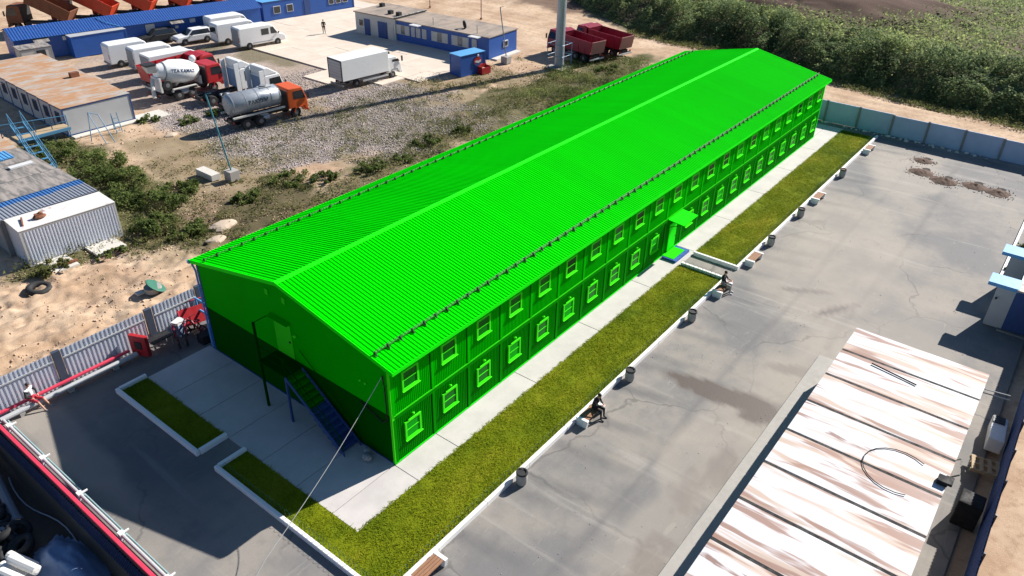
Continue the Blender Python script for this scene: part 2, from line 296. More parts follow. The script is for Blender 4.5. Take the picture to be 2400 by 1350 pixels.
def ghz(x, y):
    z = -.06+.10*(fbm(x*.5, y*.5)-.5)
    lot = sstep(17.2, 18.5, y)*sstep(32, 27, y)*sstep(12, 6, x)                       # churned track in the sand
    z = z+lot*(.42*(fbm(x*.5, y*1.6+fbm(x*.25, y*.25)*4)-.5)+.10*np.sin(y*4.2+fbm(x*.2, y*.2)*14)*sstep(.45, .6, fbm(x*.22+4, y*.3))+.3*(vnoise(x*1.1+3, y*3.1+2*fbm(x*.3, y*.3))-.5)*sstep(.42, .6, fbm(x*.25+7, y*.25))+.12*(vnoise(x*3.3, y*3.9)-.5)+.2*(vnoise(x*2.1, y*2.6)-.5)*sstep(.4, .7, fbm(x*.3+9, y*.3)))
    z = z+.10*(vnoise(x*1.3, y*1.3)-.5)*sstep(17, 19, y)*sstep(60, 50, x)
    rd = sstep(60, 62, x)*sstep(1, -2, x-xbank(y))
    z = z+rd*.16*(vnoise(x*1.5, y*.12)-.5)
    yard = sstep(-10.5, -10.1, x)*sstep(60.2, 59.4, x)*sstep(-21.5, -20.6, y)*sstep(17.9, 17.1, y)
    z = z*(1-yard)-.12*yard
    z = z-1.75*sstep(-9.95, -10.35, x)*sstep(18.2, 17.6, y)
    d = x-xbank(y); z = z+2.3*sstep(-.5, 6, d)+np.clip(d-6, 0, 60)*.02+.7*(fbm(x*.25, y*.25)-.5)*sstep(0, 4, d)
    z = z+2.0*blob(x, y, 101, 14, 8, 15, 20, ns=.3, soft=.6)
    pad = sstep(34, 36, x)*sstep(68, 66, x)*sstep(39, 41, y)*sstep(80, 76, y)
    return z*(1-pad)-.08*pad
X, Y = np.meshgrid(gx, gy, indexing='ij'); Z = ghz(X, Y); gra, grn, bro, drk = gmask(X, Y)
nx, ny = len(gx), len(gy); I = np.arange(nx*ny).reshape(nx, ny)
F = np.stack([I[:-1, :-1], I[1:, :-1], I[1:, 1:], I[:-1, 1:]], -1).reshape(-1, 4)
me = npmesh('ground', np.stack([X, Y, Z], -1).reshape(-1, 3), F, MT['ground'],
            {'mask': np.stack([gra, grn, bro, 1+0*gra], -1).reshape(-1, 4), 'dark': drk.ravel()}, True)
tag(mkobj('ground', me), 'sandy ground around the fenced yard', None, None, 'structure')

# the paved yard
ax = np.arange(-9.85, 59.3, .25); ay = np.arange(-20.6, 17.0, .25); X, Y = np.meshgrid(ax, ay, indexing='ij')
Z = 0*X; b = lambda *a, **k: blob(X, Y, *a, **k)
wet = np.maximum.reduce([1.0*b(13.85, -9.4, .75, 3.3, 4, ns=.5, nsc=.9, soft=.2), .9*b(13.3, -11.2, .8, .8, 20, ns=.9, nsc=1.5, soft=.4), .38*b(9.3, -11.4, 1.5, .6, 5, ns=.9, nsc=1.3, soft=.3), .3*b(6.6, -10.9, 1.3, .6, 10, ns=1.2, nsc=1.6, soft=.4), .35*b(2.0, -11.3, 1.6, .6, ns=1.1, nsc=1.3, soft=.4), .6*b(26.5, -9.0, .25, 1.3, 30, ns=.5, nsc=1.5), .75*b(25.5, -11.2, .3, 1.4, 60, ns=.5, nsc=1.5), .5*b(18.2, -11.6, .5, 1.6, 20, ns=.5, nsc=1)])
wet = np.clip(wet*1.2, 0, 1)
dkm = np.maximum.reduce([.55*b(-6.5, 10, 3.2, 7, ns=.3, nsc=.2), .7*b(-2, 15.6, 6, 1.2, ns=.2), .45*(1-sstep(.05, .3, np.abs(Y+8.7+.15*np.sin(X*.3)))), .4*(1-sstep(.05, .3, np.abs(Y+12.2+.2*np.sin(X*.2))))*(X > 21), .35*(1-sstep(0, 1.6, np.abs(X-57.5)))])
for k in range(26):                                                    # skid marks leading away from the kerb
    x0 = -4+k*2.3+rng.random()*1.5; dkm = np.maximum(dkm, (.4+.45*rng.random())*(1-sstep(.1, .5, np.abs(X-x0+(Y+4.7)*(.15+.1*rng.random()))))*sstep(-8.5-2*rng.random(), -6, Y)*sstep(-4.4, -4.8, Y))
dus = np.maximum.reduce([.5*b(21, -15, 10, 4, ns=.5, nsc=.15), .5*b(-8.4, 12, .9, 6, ns=.5), .5*b(10, -10.8, 8, 1.6, ns=.8), .6*b(50, -9, 5, 3, ns=.5), .5*b(34, -9, 9, 4, ns=.6, nsc=.15)])
nx, ny = len(ax), len(ay); I = np.arange(nx*ny).reshape(nx, ny); F = np.stack([I[:-1, :-1], I[1:, :-1], I[1:, 1:], I[:-1, 1:]], -1).reshape(-1, 4)
me = npmesh('asphalt_yard', np.stack([X, Y, Z], -1).reshape(-1, 3), F, MT['asphalt'], {'mask': np.stack([wet, dkm, dus, 1+0*X], -1).reshape(-1, 4)})
tag(mkobj('asphalt_yard', me), 'dusty grey asphalt yard around the green building', None, None, 'structure')

# concrete path of separate slabs round the building
pv = tag(empty('pavement'), 'pale concrete path along the green building', None, None, 'structure')
def slab(x0, x1, y0, y1, z1, mat, parent, name='slab', z0=-.05, g=.012):
    m = MB(); m.box(x0+g-(x0+x1)/2, x1-g-(x0+x1)/2, y0+g-(y0+y1)/2, y1-g-(y0+y1)/2, z0, z1)
    return m.build(name, mat, parent, ((x0+x1)/2, (y0+y1)/2, 0), bevel=.012, seg=1)
xs = [-3.62, -.05]+[2.6+6*i for i in range(9)]+[57.9]
for a, c_ in zip(xs[:-1], xs[1:]): slab(a, c_, -1.48, .05, .06, MT['pavement'], pv)
for a, c_ in zip([.05, 2.4, 4.8, 7.2, 9.6, 12.0], [2.4, 4.8, 7.2, 9.6, 12.0, 14.2]): slab(-3.62, 0, a, c_, .06, MT['pavement'], pv)
slab(53.6, 57.9, .05, 3, .06, MT['pavement'], pv)
# lawns and kerbs
BEDS = [(-5.0, -3.62, -1.48, 5.8), (-5.0, 24.3, -4.45, -1.48), (-5.0, -3.62, 7.45, 14.15), (26.35, 57.5, -4.45, -1.48)]
def lawn(rects, label, lo=.16):
    m = MB()
    for (x0, x1, y0, y1) in rects: m.box(x0, x1, y0, y1, -.05, .07)
    N = []
    for (x0, x1, y0, y1) in rects:
        k = int((x1-x0)*(y1-y0)*620); N.append(np.stack([rng.uniform(x0-.02, x1+.02, k), rng.uniform(y0-.02, y1+.06, k)], -1))
    Pn = np.concatenate(N); k = len(Pn); h = (.02+.035*rng.random(k))*(.6+.8*fbm(Pn[:, 0]*.9, Pn[:, 1]*.9)); w = .009+.012*rng.random(k)
    a = rng.uniform(0, 6.28, k); lean = rng.normal(0, .07, (k, 2)); d = np.stack([np.cos(a), np.sin(a)], -1)*w[:, None]
    z = np.full((k, 1), .07); A = np.hstack([Pn-d, z]); B = np.hstack([Pn+d, z]); T1 = np.hstack([Pn+d*.5+lean, z+h[:, None]]); T2 = np.hstack([Pn-d*.5+lean, z+h[:, None]])
    V = np.stack([A, B, T1, T2], 1).reshape(-1, 3); F = np.arange(4*k).reshape(-1, 4)
    ti = np.clip(fbm(Pn[:, 0]*.35, Pn[:, 1]*.6, 5)*1.5-.3+rng.normal(0, .13, k), 0, 1)
    V = [V]; F = [F]; ti = [np.repeat(ti, 4)]; nb = 4*k
    for (x0, x1, y0, y1) in rects:
        gx_ = np.linspace(x0, x1, int((x1-x0)/.2)+2); gy_ = np.linspace(y0, y1, int((y1-y0)/.2)+2); A_, B_ = np.meshgrid(gx_, gy_, indexing='ij'); I_ = np.arange(A_.size).reshape(A_.shape)+nb
        V.append(np.stack([A_, B_, .07+.05*(fbm(A_*1.1, B_*1.1)-.5)+.04*(vnoise(A_*4, B_*4)-.5)], -1).reshape(-1, 3)); F.append(np.stack([I_[:-1, :-1], I_[1:, :-1], I_[1:, 1:], I_[:-1, 1:]], -1).reshape(-1, 4)); nb += A_.size
        ti.append(np.clip(fbm(A_*.35, B_*.6, 5)*1.6-.35+.35*(vnoise(A_*3, B_*3)-.5), 0, 1).ravel())
    V = np.concatenate(V); F = np.concatenate(F); ti = np.concatenate(ti)
    tag(mkobj('lawn', npmesh('lawn', V, F, MT['lawn'], {'tint': ti})), label, 'lawn', None, 'stuff')
lawn(BEDS[:2], 'long sunlit grass strip wrapping the near corner of the green building')
lawn(BEDS[2:3], 'short shaded grass plot beside the staircase gable')
lawn(BEDS[3:4], 'far sunlit grass strip beyond the entrance of the green building')
def kerb(runs, label):
    root = tag(empty('kerb'), label, 'kerb')
    for (x0, y0, x1, y1) in runs:
        L = math.hypot(x1-x0, y1-y0); k = max(1, round(L/3)); dx, dy = (x1-x0)/L, (y1-y0)/L
        m = MB(); m.box(.004, L/k-.004, -.09, .09, -.05, .26); me = m.mesh('kerb_stone', MT['kerb'])
        for i in range(k):
            o = mkobj('kerb_stone', me, root, (x0+dx*L/k*i, y0+dy*L/k*i, random.uniform(-.006, .006)), math.atan2(dy, dx)); bv = o.modifiers.new('b', 'BEVEL'); bv.width = .02; bv.segments = 2
kerb([(-5.22, -4.57, 24.52, -4.57), (24.41, -4.46, 24.41, -1.5), (-5.11, -4.45, -5.11, 5.95), (-5.0, 5.9, -3.6, 5.9)], 'white painted kerb round the long near grass strip')
kerb([(-5.11, 7.3, -5.11, 14.3), (-5.0, 7.36, -3.6, 7.36), (-5.0, 14.24, -3.6, 14.24)], 'shaded pale kerb round the grass plot at the gable')
kerb([(26.14, -4.57, 57.7, -4.57), (26.25, -4.46, 26.25, -1.5)], 'white painted kerb along the far grass strip')
# low wire hoop edging on the beds
def hoops(x0, y0, x1, y1, label):
    L = math.hypot(x1-x0, y1-y0); k = int(L/.3); dx, dy = (x1-x0)/L, (y1-y0)/L; m = MB()
    for i in range(k):
        s0 = i*.3; m.tube([(x0+dx*(s0+q), y0+dy*(s0+q), .05+h) for q, h in ((0, 0), (0, .38), (.1, .5), (.2, .5), (.32, .38), (.32, 0))], .0065, 3)
    m.build('hoop', MT['teal_lid'], tag(empty('hoop_edging'), label, 'border fence'))
hoops(-4.9, -4.36, 24.2, -4.36, 'low green wire edging inside the near white kerb'); hoops(-4.9, -4.3, -4.9, 5.7, 'low green wire edging at the near end of the lawn'); hoops(26.5, -4.36, 57.3, -4.36, 'low green wire edging inside the far white kerb')
hoops(24.2, -4.3, 24.2, -1.6, 'low green wire edging beside the entrance walk')

# concrete parking pad made of slabs
pd = tag(empty('concrete_pad'), 'beige concrete slab parking area in the back', None, None, 'structure')
me = {}
def inpad(x, y):
    if y < 45.6: lim = 35.2+(45.6-y)*.95
    else: lim = 35.2+(y-45.6)*.13
    if x < lim or y < 39.2: return False
    return True
for i in range(9):
    for j in range(17):
        x0, y0 = 35.3+i*3.5, 39.2+j*2.2
        if not inpad(x0+.6, y0+.9) or (x0 > 53.5 and y0 < 60): continue
        if x0 < 41 and 59.5 > y0 and not inpad(x0, y0) and y0 < 46: pass
        key = 'a'
        if key not in me:
            m = MB(); m.box(.008, 3.492, .008, 2.192, -.16, .0); me[key] = m.mesh('slab', MT['pad'])
        mkobj('slab', me[key], pd, (x0, y0, .06+random.uniform(-.012, .012)))

# ---------------------------------------------------------------- loose cover
def leaves(name, Pn, size, tint, mat, up=.5, asp=.62):
    k = len(Pn); nn = rng.normal(0, 1, (k, 3)); nn[:, 2] = np.abs(nn[:, 2])+up; nn /= np.linalg.norm(nn, axis=1)[:, None]
    r = rng.normal(0, 1, (k, 3)); t_ = np.cross(nn, r); t_ /= np.linalg.norm(t_, axis=1)[:, None]; bt = np.cross(nn, t_); s = size[:, None]
    V = np.stack([Pn-t_*s, Pn-bt*s*asp+nn*s*.12, Pn+t_*s, Pn+bt*s*asp+nn*s*.12], 1).reshape(-1, 3)
    return npmesh(name, V, np.arange(4*k).reshape(-1, 4), mat, {'tint': np.repeat(np.clip(tint, 0, 1), 4)})
def stones(name, x, y, s, mat, tintmats=None):
    k = len(x); z = ghz(x, y); c = np.stack([x, y, z+s*.2], -1)
    O = np.array([(1, 0, 0), (-1, 0, 0), (0, 1, 0), (0, -1, 0), (0, 0, 1), (0, 0, -1)], float)
    V = c[:, None]+O[None]*(s[:, None]*rng.uniform(.6, 1.2, (k, 3)))[:, None]+rng.normal(0, .18, (k, 6, 3))*s[:, None, None]
    T = np.array([(0, 2, 4), (2, 1, 4), (1, 3, 4), (3, 0, 4), (2, 0, 5), (1, 2, 5), (3, 1, 5), (0, 3, 5)])
    F = (np.arange(k)*6)[:, None, None]+T[None]
    return npmesh(name, V.reshape(-1, 3), F.reshape(-1, 3), mat, {'tint': np.repeat(rng.random(k), 6)})
t = NT('stone'); r = t.attr('tint'); c = t.mix(r, (.24, .2, .185), (.52, .46, .43)); MT['stone'] = t.out(c, .9)
t = NT('clod'); r = t.attr('tint'); c = t.mix(r, (.34, .22, .14), (.54, .40, .28)); MT['clod'] = t.out(c, .95)
def pick(n, x0, x1, y0, y1, w):
    x = rng.uniform(x0, x1, n); y = rng.uniform(y0, y1, n); k = rng.random(n) < w(x, y); return x[k], y[k]
offyard = lambda x, y: 1-((x > -10.3) & (x < 59.8) & (y > -20.8) & (y < 17.2))*1.
x, y = pick(60000, 15, 44, 22, 52, lambda x, y: gmask(x, y)[0]*.8)
tag(mkobj('gravel', stones('gravel', x, y, .03+.07*rng.random(len(x))**2, MT['stone'])), 'grey pink gravel and rubble beside the tanker truck', 'gravel', None, 'stuff')
x, y = pick(7000, -11, 14, 17.4, 32, lambda x, y: .15+.85*sstep(.5, .62, fbm(x*.5, y*.7)))
tag(mkobj('dirt_clods', stones('dirt_clods', x, y, .02+.075*rng.random(len(x))**3, MT['clod'])), 'clods of sandy earth on the churned track', 'earth', None, 'stuff')
x, y = pick(9000, 8, 60, 22, 50, lambda x, y: .25+.5*sstep(.5, .62, fbm(x*.3, y*.4)))
tag(mkobj('dirt_clods', stones('dirt_clods', x, y, .03+.09*rng.random(len(x))**3, MT['clod'])), 'clods of dry earth on the waste ground behind the roof', 'earth', None, 'stuff')
x, y = pick(9000, -9, 58, -20, -4.9, lambda x, y: .06+.9*sstep(.56, .68, fbm(x*.35, y*.5)))
kk = len(x); gz = ghz; ghz = lambda a, b_: 0*a
tag(mkobj('grit', stones('grit', x, y, .008+.022*rng.random(kk)**3, MT['stone'])), 'loose grit scattered over the asphalt yard', 'grit', None, 'stuff'); ghz = gz
# weeds on the waste ground
def weeds(n, x0, x1, y0, y1, label, hs=.45, sz=.09, w=None, mat='leaf_weed', bias=0):
    x, y = pick(n, x0, x1, y0, y1, w or (lambda x, y: gmask(x, y)[1]*offyard(x, y)*sstep(.38, .6, fbm(x*.7, y*.7))))
    rep = 7; x = np.repeat(x, rep)+rng.normal(0, .16, len(x)*rep); y = np.repeat(y, rep)+rng.normal(0, .16, len(y)*rep)
    hh = fbm(x*.5, y*.5); z = ghz(x, y)+rng.random(len(x))**1.3*hs*(.3+1.2*hh)
    ti = np.clip(fbm(x*.6+40, y*.6)*1.7-.4+rng.normal(0, .2, len(x))+bias, 0, 1)
    tag(mkobj('weeds', leaves('weeds', np.stack([x, y, z], -1), sz*(.6+.8*rng.random(len(x))), ti, MT[mat], .1, .35)), label, 'weeds', None, 'stuff')
weeds(15000, 5, 68, 22.5, 40, 'patchy dry weeds on the waste ground behind the green roof')
weeds(3500, 28, 50, 40, 72, 'thin weeds between the parked trucks and the concrete pad', .25, .07, lambda x, y: gmask(x, y)[1]*.8*(1-sstep(35, 36.5, x)*sstep(39, 42, y)))
weeds(2600, -4, 10, 26, 50, 'green weeds around the rusty container and steel steps', .7, .1, lambda x, y: gmask(x, y)[1])
weeds(5000, 45, 66, 20, 31, 'lush green weeds below the tall steel mast', .6, .09, lambda x, y: gmask(x, y)[1]*sstep(.4, .6, fbm(x*.4+3, y*.4)), 'leaf_bush', .1)
# overgrown bank behind the dirt road
k = 150000; y = rng.uniform(-26, 62, k); d = rng.uniform(.2, 12, k); x = xbank(y)+d
cl = fbm(x*.45, y*.45, 3); hh = (.25+2.3*sstep(.32, .72, cl))*sstep(-.4, 3.2, d)*(1-.45*sstep(7, 11, d))
z = ghz(x, y)+rng.random(k)**.6*hh; ti = np.clip(.42*sstep(.3, .75, fbm(x*.9+9, y*.9))+.3*rng.random(k)+.08+.3*sstep(5, 10, d)*rng.random(k), 0, 1)
ti = np.clip(ti+.7*(fbm(x*.16+20, y*.16, 3)-.5), 0, 1); ti = np.where(rng.random(k) < .08, .95, ti); ok = rng.random(k) < sstep(.22, .45, cl+.15*rng.random(k)); sz = .07+.11*rng.random(k)
tag(mkobj('thicket', leaves('thicket', np.stack([x, y, z], -1)[ok], sz[ok], ti[ok], MT['leaf_thicket'], .9)), 'dense dark green thicket on the bank behind the dirt road', 'thicket', None, 'stuff')
k = 16000; y = rng.uniform(-26, 60, k); d = rng.uniform(-.2, 9, k)**1.0; x = xbank(y)+d; ok = rng.random(k) < sstep(.5, .62, fbm(x*.3+50, y*.3, 3)); z = ghz(x, y)+rng.random(k)*1.3
tag(mkobj('dry_scrub', leaves('dry_scrub', np.stack([x, y, z], -1)[ok], (.08+.14*rng.random(k))[ok], rng.random(k)[ok], MT['leaf_dry'], .2, .16)), 'dry brown scrub mixed into the thicket on the bank', 'scrub', None, 'stuff')
k = 90000; y = rng.uniform(-45, 60, k); d = 8+60*rng.random(k)**1.3; x = xbank(y)+d; cl = fbm(x*.3, y*.3, 4)
z = ghz(x, y)+rng.random(k)*(.15+1.0*sstep(.35, .7, cl)); bro_ = gmask(x, y)[2]; ok = rng.random(k) < (1-bro_)*sstep(.25, .5, cl+.1)
ti = np.clip(.6+.5*(fbm(x*.22+5, y*.22)-.3)+rng.normal(0, .18, k), 0, 1)
tag(mkobj('weed_field', leaves('weed_field', np.stack([x, y, z], -1)[ok], (.12+.16*rng.random(k))[ok], ti[ok], MT['leaf_thicket'], .2, .4)), 'pale green weed field on top of the bank', 'weeds', None, 'stuff')
k = 16000; y = rng.uniform(-30, 34, k); x = xbank(y)-rng.uniform(-1.4, 2.2, k); ok = rng.random(k) < sstep(.35, .6, fbm(x*.5, y*.4)+.12)
z = ghz(x, y)+rng.random(k)*.35
tag(mkobj('verge_grass', leaves('verge_grass', np.stack([x, y, z], -1)[ok], (.1+.1*rng.random(k))[ok], (.3+.4*rng.random(k))[ok], MT['leaf_weed'], .4, .3)), 'rough grass verge between dirt road and thicket', 'grass', None, 'stuff')
# single bushes
def bush(x, y, rx, ry, h, label, mat='leaf_bush', n=2600, sz=.09, bias=0, grp='wild bushes along the container row'):
    root = thing('bush', label, 'bush', (x, y, float(ghz(np.array([x]), np.array([y]))[0])), 0, grp); P0 = []; S = MB(); lobes = []
    for i in range(17):
        a = rng.uniform(0, 6.28); q = rng.random()**.5; c = np.array([rx*q*math.cos(a), ry*q*math.sin(a), h*(.15+.75*rng.random()**1.4)*(1.1-.6*q)]); lobes.append((c, (.14+.24*rng.random()**1.5)*min(rx, ry)))
        S.tube([(c[0]*.2, c[1]*.2, -.05), (c[0]*.6, c[1]*.6, c[2]*.55), tuple(c)], .02, 4)
    L = rng.integers(0, len(lobes), n); cc = np.array([lobes[i][0] for i in L]); rad = np.array([lobes[i][1] for i in L])
    dv = rng.normal(0, 1, (n, 3)); dv /= np.linalg.norm(dv, axis=1)[:, None]; q = cc+dv*(rad*rng.random(n)**.5*1.15)[:, None]*np.array([1, 1, .8]); q[:, 2] = np.abs(q[:, 2])
    ti = np.clip(.15+.4*np.array([hash(int(i)*7919) % 100/100 for i in L])+.25*rng.random(n)+bias, 0, 1)
    mkobj('foliage', leaves('foliage', q, sz*(.6+.8*rng.random(n)), ti, MT[mat], .8), root); S.build('stem', MT['stem'], root)
bush(7.6, 46.5, 2.0, 2.6, 1.7, 'dark bush below the blue steel steps, farthest of the row'); bush(8.9, 43.0, 1.9, 2.0, 1.5, 'bright leafy bush reaching onto the sand beside the blue steps', bias=.12)
bush(7.0, 40.4, 1.6, 1.8, 1.3, 'brownish bush against the grey slate roof edge', bias=-.05); bush(8.2, 37.6, 1.5, 1.6, 1.4, 'compact green bush in the middle of the bush row'); bush(6.8, 34.6, 1.8, 2.0, 1.6, 'broad dark bush beside the blue corrugated roof', bias=-.08)
bush(7.4, 31.6, 1.9, 1.8, 1.5, 'spreading bush between blue roof and concrete post'); bush(5.6, 29.0, 1.6, 1.4, 1.2, 'low bush at the corner of the rusty white container', bias=-.03); bush(6.6, 26.9, 1.5, 1.1, .8, 'small sprawling bush nearest to the earth track')
bush(10.4, 33.6, 1.3, 1.3, .7, 'small clump on bare sand left of the concrete post', bias=.05); bush(-1.6, 28.5, 1.1, .9, .8, 'yellowish bush in front of the near concrete slab', 'leaf_weed', 1300); bush(1.6, 27.9, 1.4, .5, .45, 'low green clump between the two white slabs', n=900, bias=.1)
bush(12.6, 28.6, 1.2, 1.0, .6, 'low bush beside the boulder behind the roof corner', n=1200); bush(16.6, 28.8, 1.6, 1.2, .8, 'green clump right of the concrete post base', n=1500, bias=.08)
for (x, y, rx, h, lab) in ((18.6, 26.6, 1.3, .8, 'first low shrub right of the boulders along the roof edge'), (22.4, 25.4, 1.5, .9, 'wide low shrub at the near edge of the gravel'), (25.6, 25.0, 1.2, .8, 'dark shrub at the gravel edge above the roof middle'), (29.6, 26.0, 1.5, 1.0, 'tallest shrub along the rear roof edge'), (33.5, 25.4, 1.1, .7, 'small shrub past the gravel along the rear roof edge'), (59.8, 26.2, 1.6, .9, 'leafy shrub between the mast and the far roof edge')): bush(x, y, rx, rx*.7, h, lab, n=1300, bias=random.uniform(-.08, .1), grp='shrubs behind the roof')
bush(17.0, 49.6, 1.3, .8, .6, 'small bush at the corner of the rusty roofed hut', n=900, bias=.05); bush(19.0, 46.8, 1.0, 1.0, .6, 'small bush behind the tanker on pale gravel', n=900); bush(23, 46.4, 2.6, 1.0, .7, 'dark weeds under the shade of the mixer truck', n=1500, bias=-.1)

# ================================================================ BUILDINGS
def corr(m, o, u, v, nrm, L, pitch, depth, top=.35, flank=.15):
    """trapezoid sheet: starts at o, runs L along unit u, spans vector v, ribs stand proud along nrm"""
    o, u, v, nrm = map(Vector, (o, u, v, nrm)); pts = []; s = 0; k = int(round(L/pitch)); p = L/k
    for i in range(k):
        s = i*p; pts += [(s, 0), (s+p*(1-top-2*flank), 0), (s+p*(1-top-flank), depth), (s+p*(1-flank), depth)]
    pts.append((L, 0)); n_ = len(pts)
    vs = [o+u*a+nrm*d for a, d in pts]+[o+u*a+nrm*d+v for a, d in pts]
    flip = u.cross(v).dot(nrm) < 0
    fs = [((i, n_+i, n_+i+1, i+1) if flip else (i, i+1, n_+i+1, n_+i)) for i in range(n_-1)]
    return m.add(vs, fs)
MOD = 2.44; NM = 22; LB = MOD*NM; WB = 13.64; HE = 5.45; HR = 6.93
D = thing('dormitory_building', 'long two storey green modular dormitory with ribbed gable roof', 'building')
m = MB(); m.box(.12, LB-.1, .12, WB-.1, 0, 5.3); m.build('core', MT['g_dark'], D)
# roof
slope = (HR-HE)/(WB/2+.38)
for s in (1, -1):
    m = MB(); y0 = -.38 if s > 0 else WB+.38
    nrm = Vector((0, -s*slope, 1)).normalized(); ns_ = 54; sw = (LB+.28)/ns_
    sm_ = MB(); corr(sm_, (0, y0, HE), (1, 0, 0), (0, s*(WB/2+.38), HR-HE), nrm, sw+.012, .2, .034); shm = sm_.mesh('sheet', MT['g_roof'])
    m.box(-.12, LB+.12, min(y0, WB/2), max(y0, WB/2), 0, 0) if False else None
    m.add([(-.12, y0, HE-.05), (LB+.12, y0, HE-.05), (LB+.12, WB/2, HR-.05), (-.12, WB/2, HR-.05)], [(0, 1, 2, 3)])
    rf = m.build('roof', MT['g_roof'], D)
    for i in range(ns_): mkobj('sheet', shm, rf, (-.14+i*sw, 0, .003*(i % 2)+random.uniform(0, .004)))
    g = MB(); g.slab((-.14, y0-s*.012, HE-.16), (LB+.14, y0-s*.012, HE-.16), (LB+.14, y0-s*.012, HE+.02), (-.14, y0-s*.012, HE+.02), .02 if s > 0 else -.02); g.build('eave_trim', MT['g_trim'], rf)
    # snow guard rail and its brackets
    yg = .76 if s > 0 else WB-.76; zg = HE+slope*(abs(yg-y0))+.05
    g = MB(); g.cyl((0, yg, zg+.10), (LB, yg, zg+.10), .02, n=6)
    if s > 0: g.cyl((0, yg+.02, zg+.18), (LB, yg+.02, zg+.18), .014, n=6)
    sg = g.build('snow_guard', MT['guard'], D)
    g = MB(); g.prism([(-.14, -.02), (.1, .02), (.04, .16), (-.02, .16)], 'x', -.025, .025); me = g.mesh('bracket', MT['guard'])
    if s < 0:
        for v_ in me.vertices: v_.co.y *= -1
    k = 74
    for i in range(k): mkobj('bracket', me, sg, (.06+i*.727, yg, zg))
m = MB(); wr = .17
m.prism([(WB/2-wr, HR-wr*slope+.045), (WB/2, HR+.075), (WB/2+wr, HR-wr*slope+.045), (WB/2, HR+.02)], 'x', -.17, LB+.17); m.build('ridge_cap', MT['g_trim'], D)
for xx in (-.16, LB+.12):
    for s in (1, -1):
        m = MB(); ya = -.38 if s > 0 else WB+.38
        m.prism([(ya, HE-.14), (WB/2, HR-.14), (WB/2, HR+.06), (ya, HE+.06)], 'x', xx, xx+.04); m.build('verge_trim', MT['g_trim'], D)
# gable walls: plain lining panels in two tones
for (xa, xb) in ((0, .1), (LB-.1, LB)):
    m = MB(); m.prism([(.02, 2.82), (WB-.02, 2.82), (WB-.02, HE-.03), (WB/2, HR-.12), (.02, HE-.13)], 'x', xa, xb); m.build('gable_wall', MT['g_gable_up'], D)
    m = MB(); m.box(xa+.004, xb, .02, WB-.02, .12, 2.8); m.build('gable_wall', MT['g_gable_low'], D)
for yv in (7.78, 6.55):
    m = MB(); m.box(-.05, -.003, yv-.11, yv+.11, 5.9, 6.22); m.build('vent_grille', MT['g_door'], D)
m = MB(); m.box(-.05, -.003, 6.36, 7.58, 2.86, 4.74); dg = m.build('door', MT['g_door'], D, bevel=.015)
m = MB(); m.box(-.08, -.052, 6.46, 6.56, 3.75, 3.86); m.cyl((-.075, 6.5, 3.8), (-.12, 6.5, 3.8), .02, n=6); m.build('handle', MT['dark'], dg)
m = MB(); m.ball((-.1, 6.0, 4.38), .1, .08, .08, 8, 5); m.build('lamp', MT['g_frame'], D)
for yv in (1.78, 1.45): m = MB(); m.ball((-.06, yv, 3.97), .06, .05, .06, 8, 5); m.build('lamp', MT['g_frame'], D)
# corner posts, plinth
for (xx, yy, mt, nm) in ((-.02, -.03, 'g_frame', 'corner_post'), (LB-.1, -.03, 'g_trim', 'corner_post'), (-.03, WB-.1, 'blue', 'corner_post')):
    m = MB(); m.box(xx, xx+.13, yy, yy+.13, .02, HE-.2); m.build(nm, MT[mt], D)
m = MB(); m.box(-.02, LB, .02, WB, .0, .11); m.build('plinth', MT['navy_box'], D)
m = MB(); m.box(-.22, -.1, WB+.3, WB+.46, HE-.14, HE+.03); m.tube([(-.06, WB+.38, HE-.1), (-.06, WB+.1, HE-.5), (-.06, WB+.1, .2)], .05, 6); m.build('downpipe', MT['blue_light'], D)
# facade modules
def wallmesh(z0, z1, mat):
    m = MB(); corr(m, (.2, 0, z0), (1, 0, 0), (0, 0, z1-z0), (0, -1, 0), MOD-.26, .115, .018, .45, .1); return m.mesh('wall_panel', mat)
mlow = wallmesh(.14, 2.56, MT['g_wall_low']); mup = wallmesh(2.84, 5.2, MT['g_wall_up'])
m = MB(); m.box(.03, .2, -.035, .1, .13, 2.6); post_l = m.mesh('post', MT['g_wall_low']); m = MB(); m.box(.03, .2, -.035, .1, 2.82, 5.2); post_u = m.mesh('post', MT['g_wall_up'])
m = MB(); m.box(-.03, .03, .03, .1, .12, 5.2); joint = m.mesh('joint', MT['g_dark'])
wf = MB(); w0, w1, z0, z1 = .66, 1.66, 0, 1.03; tk = .095
wf.box(w0, w1, -.085, -.02, z0, z0+tk); wf.box(w0, w1, -.085, -.02, z1-tk, z1); wf.box(w0, w0+tk, -.085, -.02, z0+tk, z1-tk); wf.box(w1-tk, w1, -.085, -.02, z0+tk, z1-tk)
wfm = wf.mesh('window', MT['g_frame'])
m = MB(); m.box(w0+tk, w1-tk, -.05, -.03, z0+tk, z1-tk); pane = m.mesh('pane', MT['g_glass']); pane2 = m.mesh('pane', MT['g_glass_dark']); pane3 = m.mesh('pane', MT['g_blind'])
m = MB(); m.box(w0+tk, w1-tk, -.07, -.051, .5, .54); bar = m.mesh('glazing_bar', MT['g_frame'])
m = MB(); m.box(w0-.03, w1+.03, -.16, -.086, z0-.01, z0+.02); sill = m.mesh('sill', MT['g_frame'])
m = MB(); m.cyl((1.16, -.02, 1.27), (1.16, -.09, 1.27), .03, n=6); m.ball((1.16, -.12, 1.29), .075, .06, .07, 8, 5); lamp = m.mesh('lamp', MT['g_frame'])
def window(x, z, lamp_=False):
    w = mkobj('window', wfm, D, (x, 0, z)); mkobj('pane', random.choice([pane, pane, pane2, pane3]), w); mkobj('glazing_bar', bar, w); mkobj('sill', sill, w)
    if lamp_: mkobj('lamp', lamp, w)
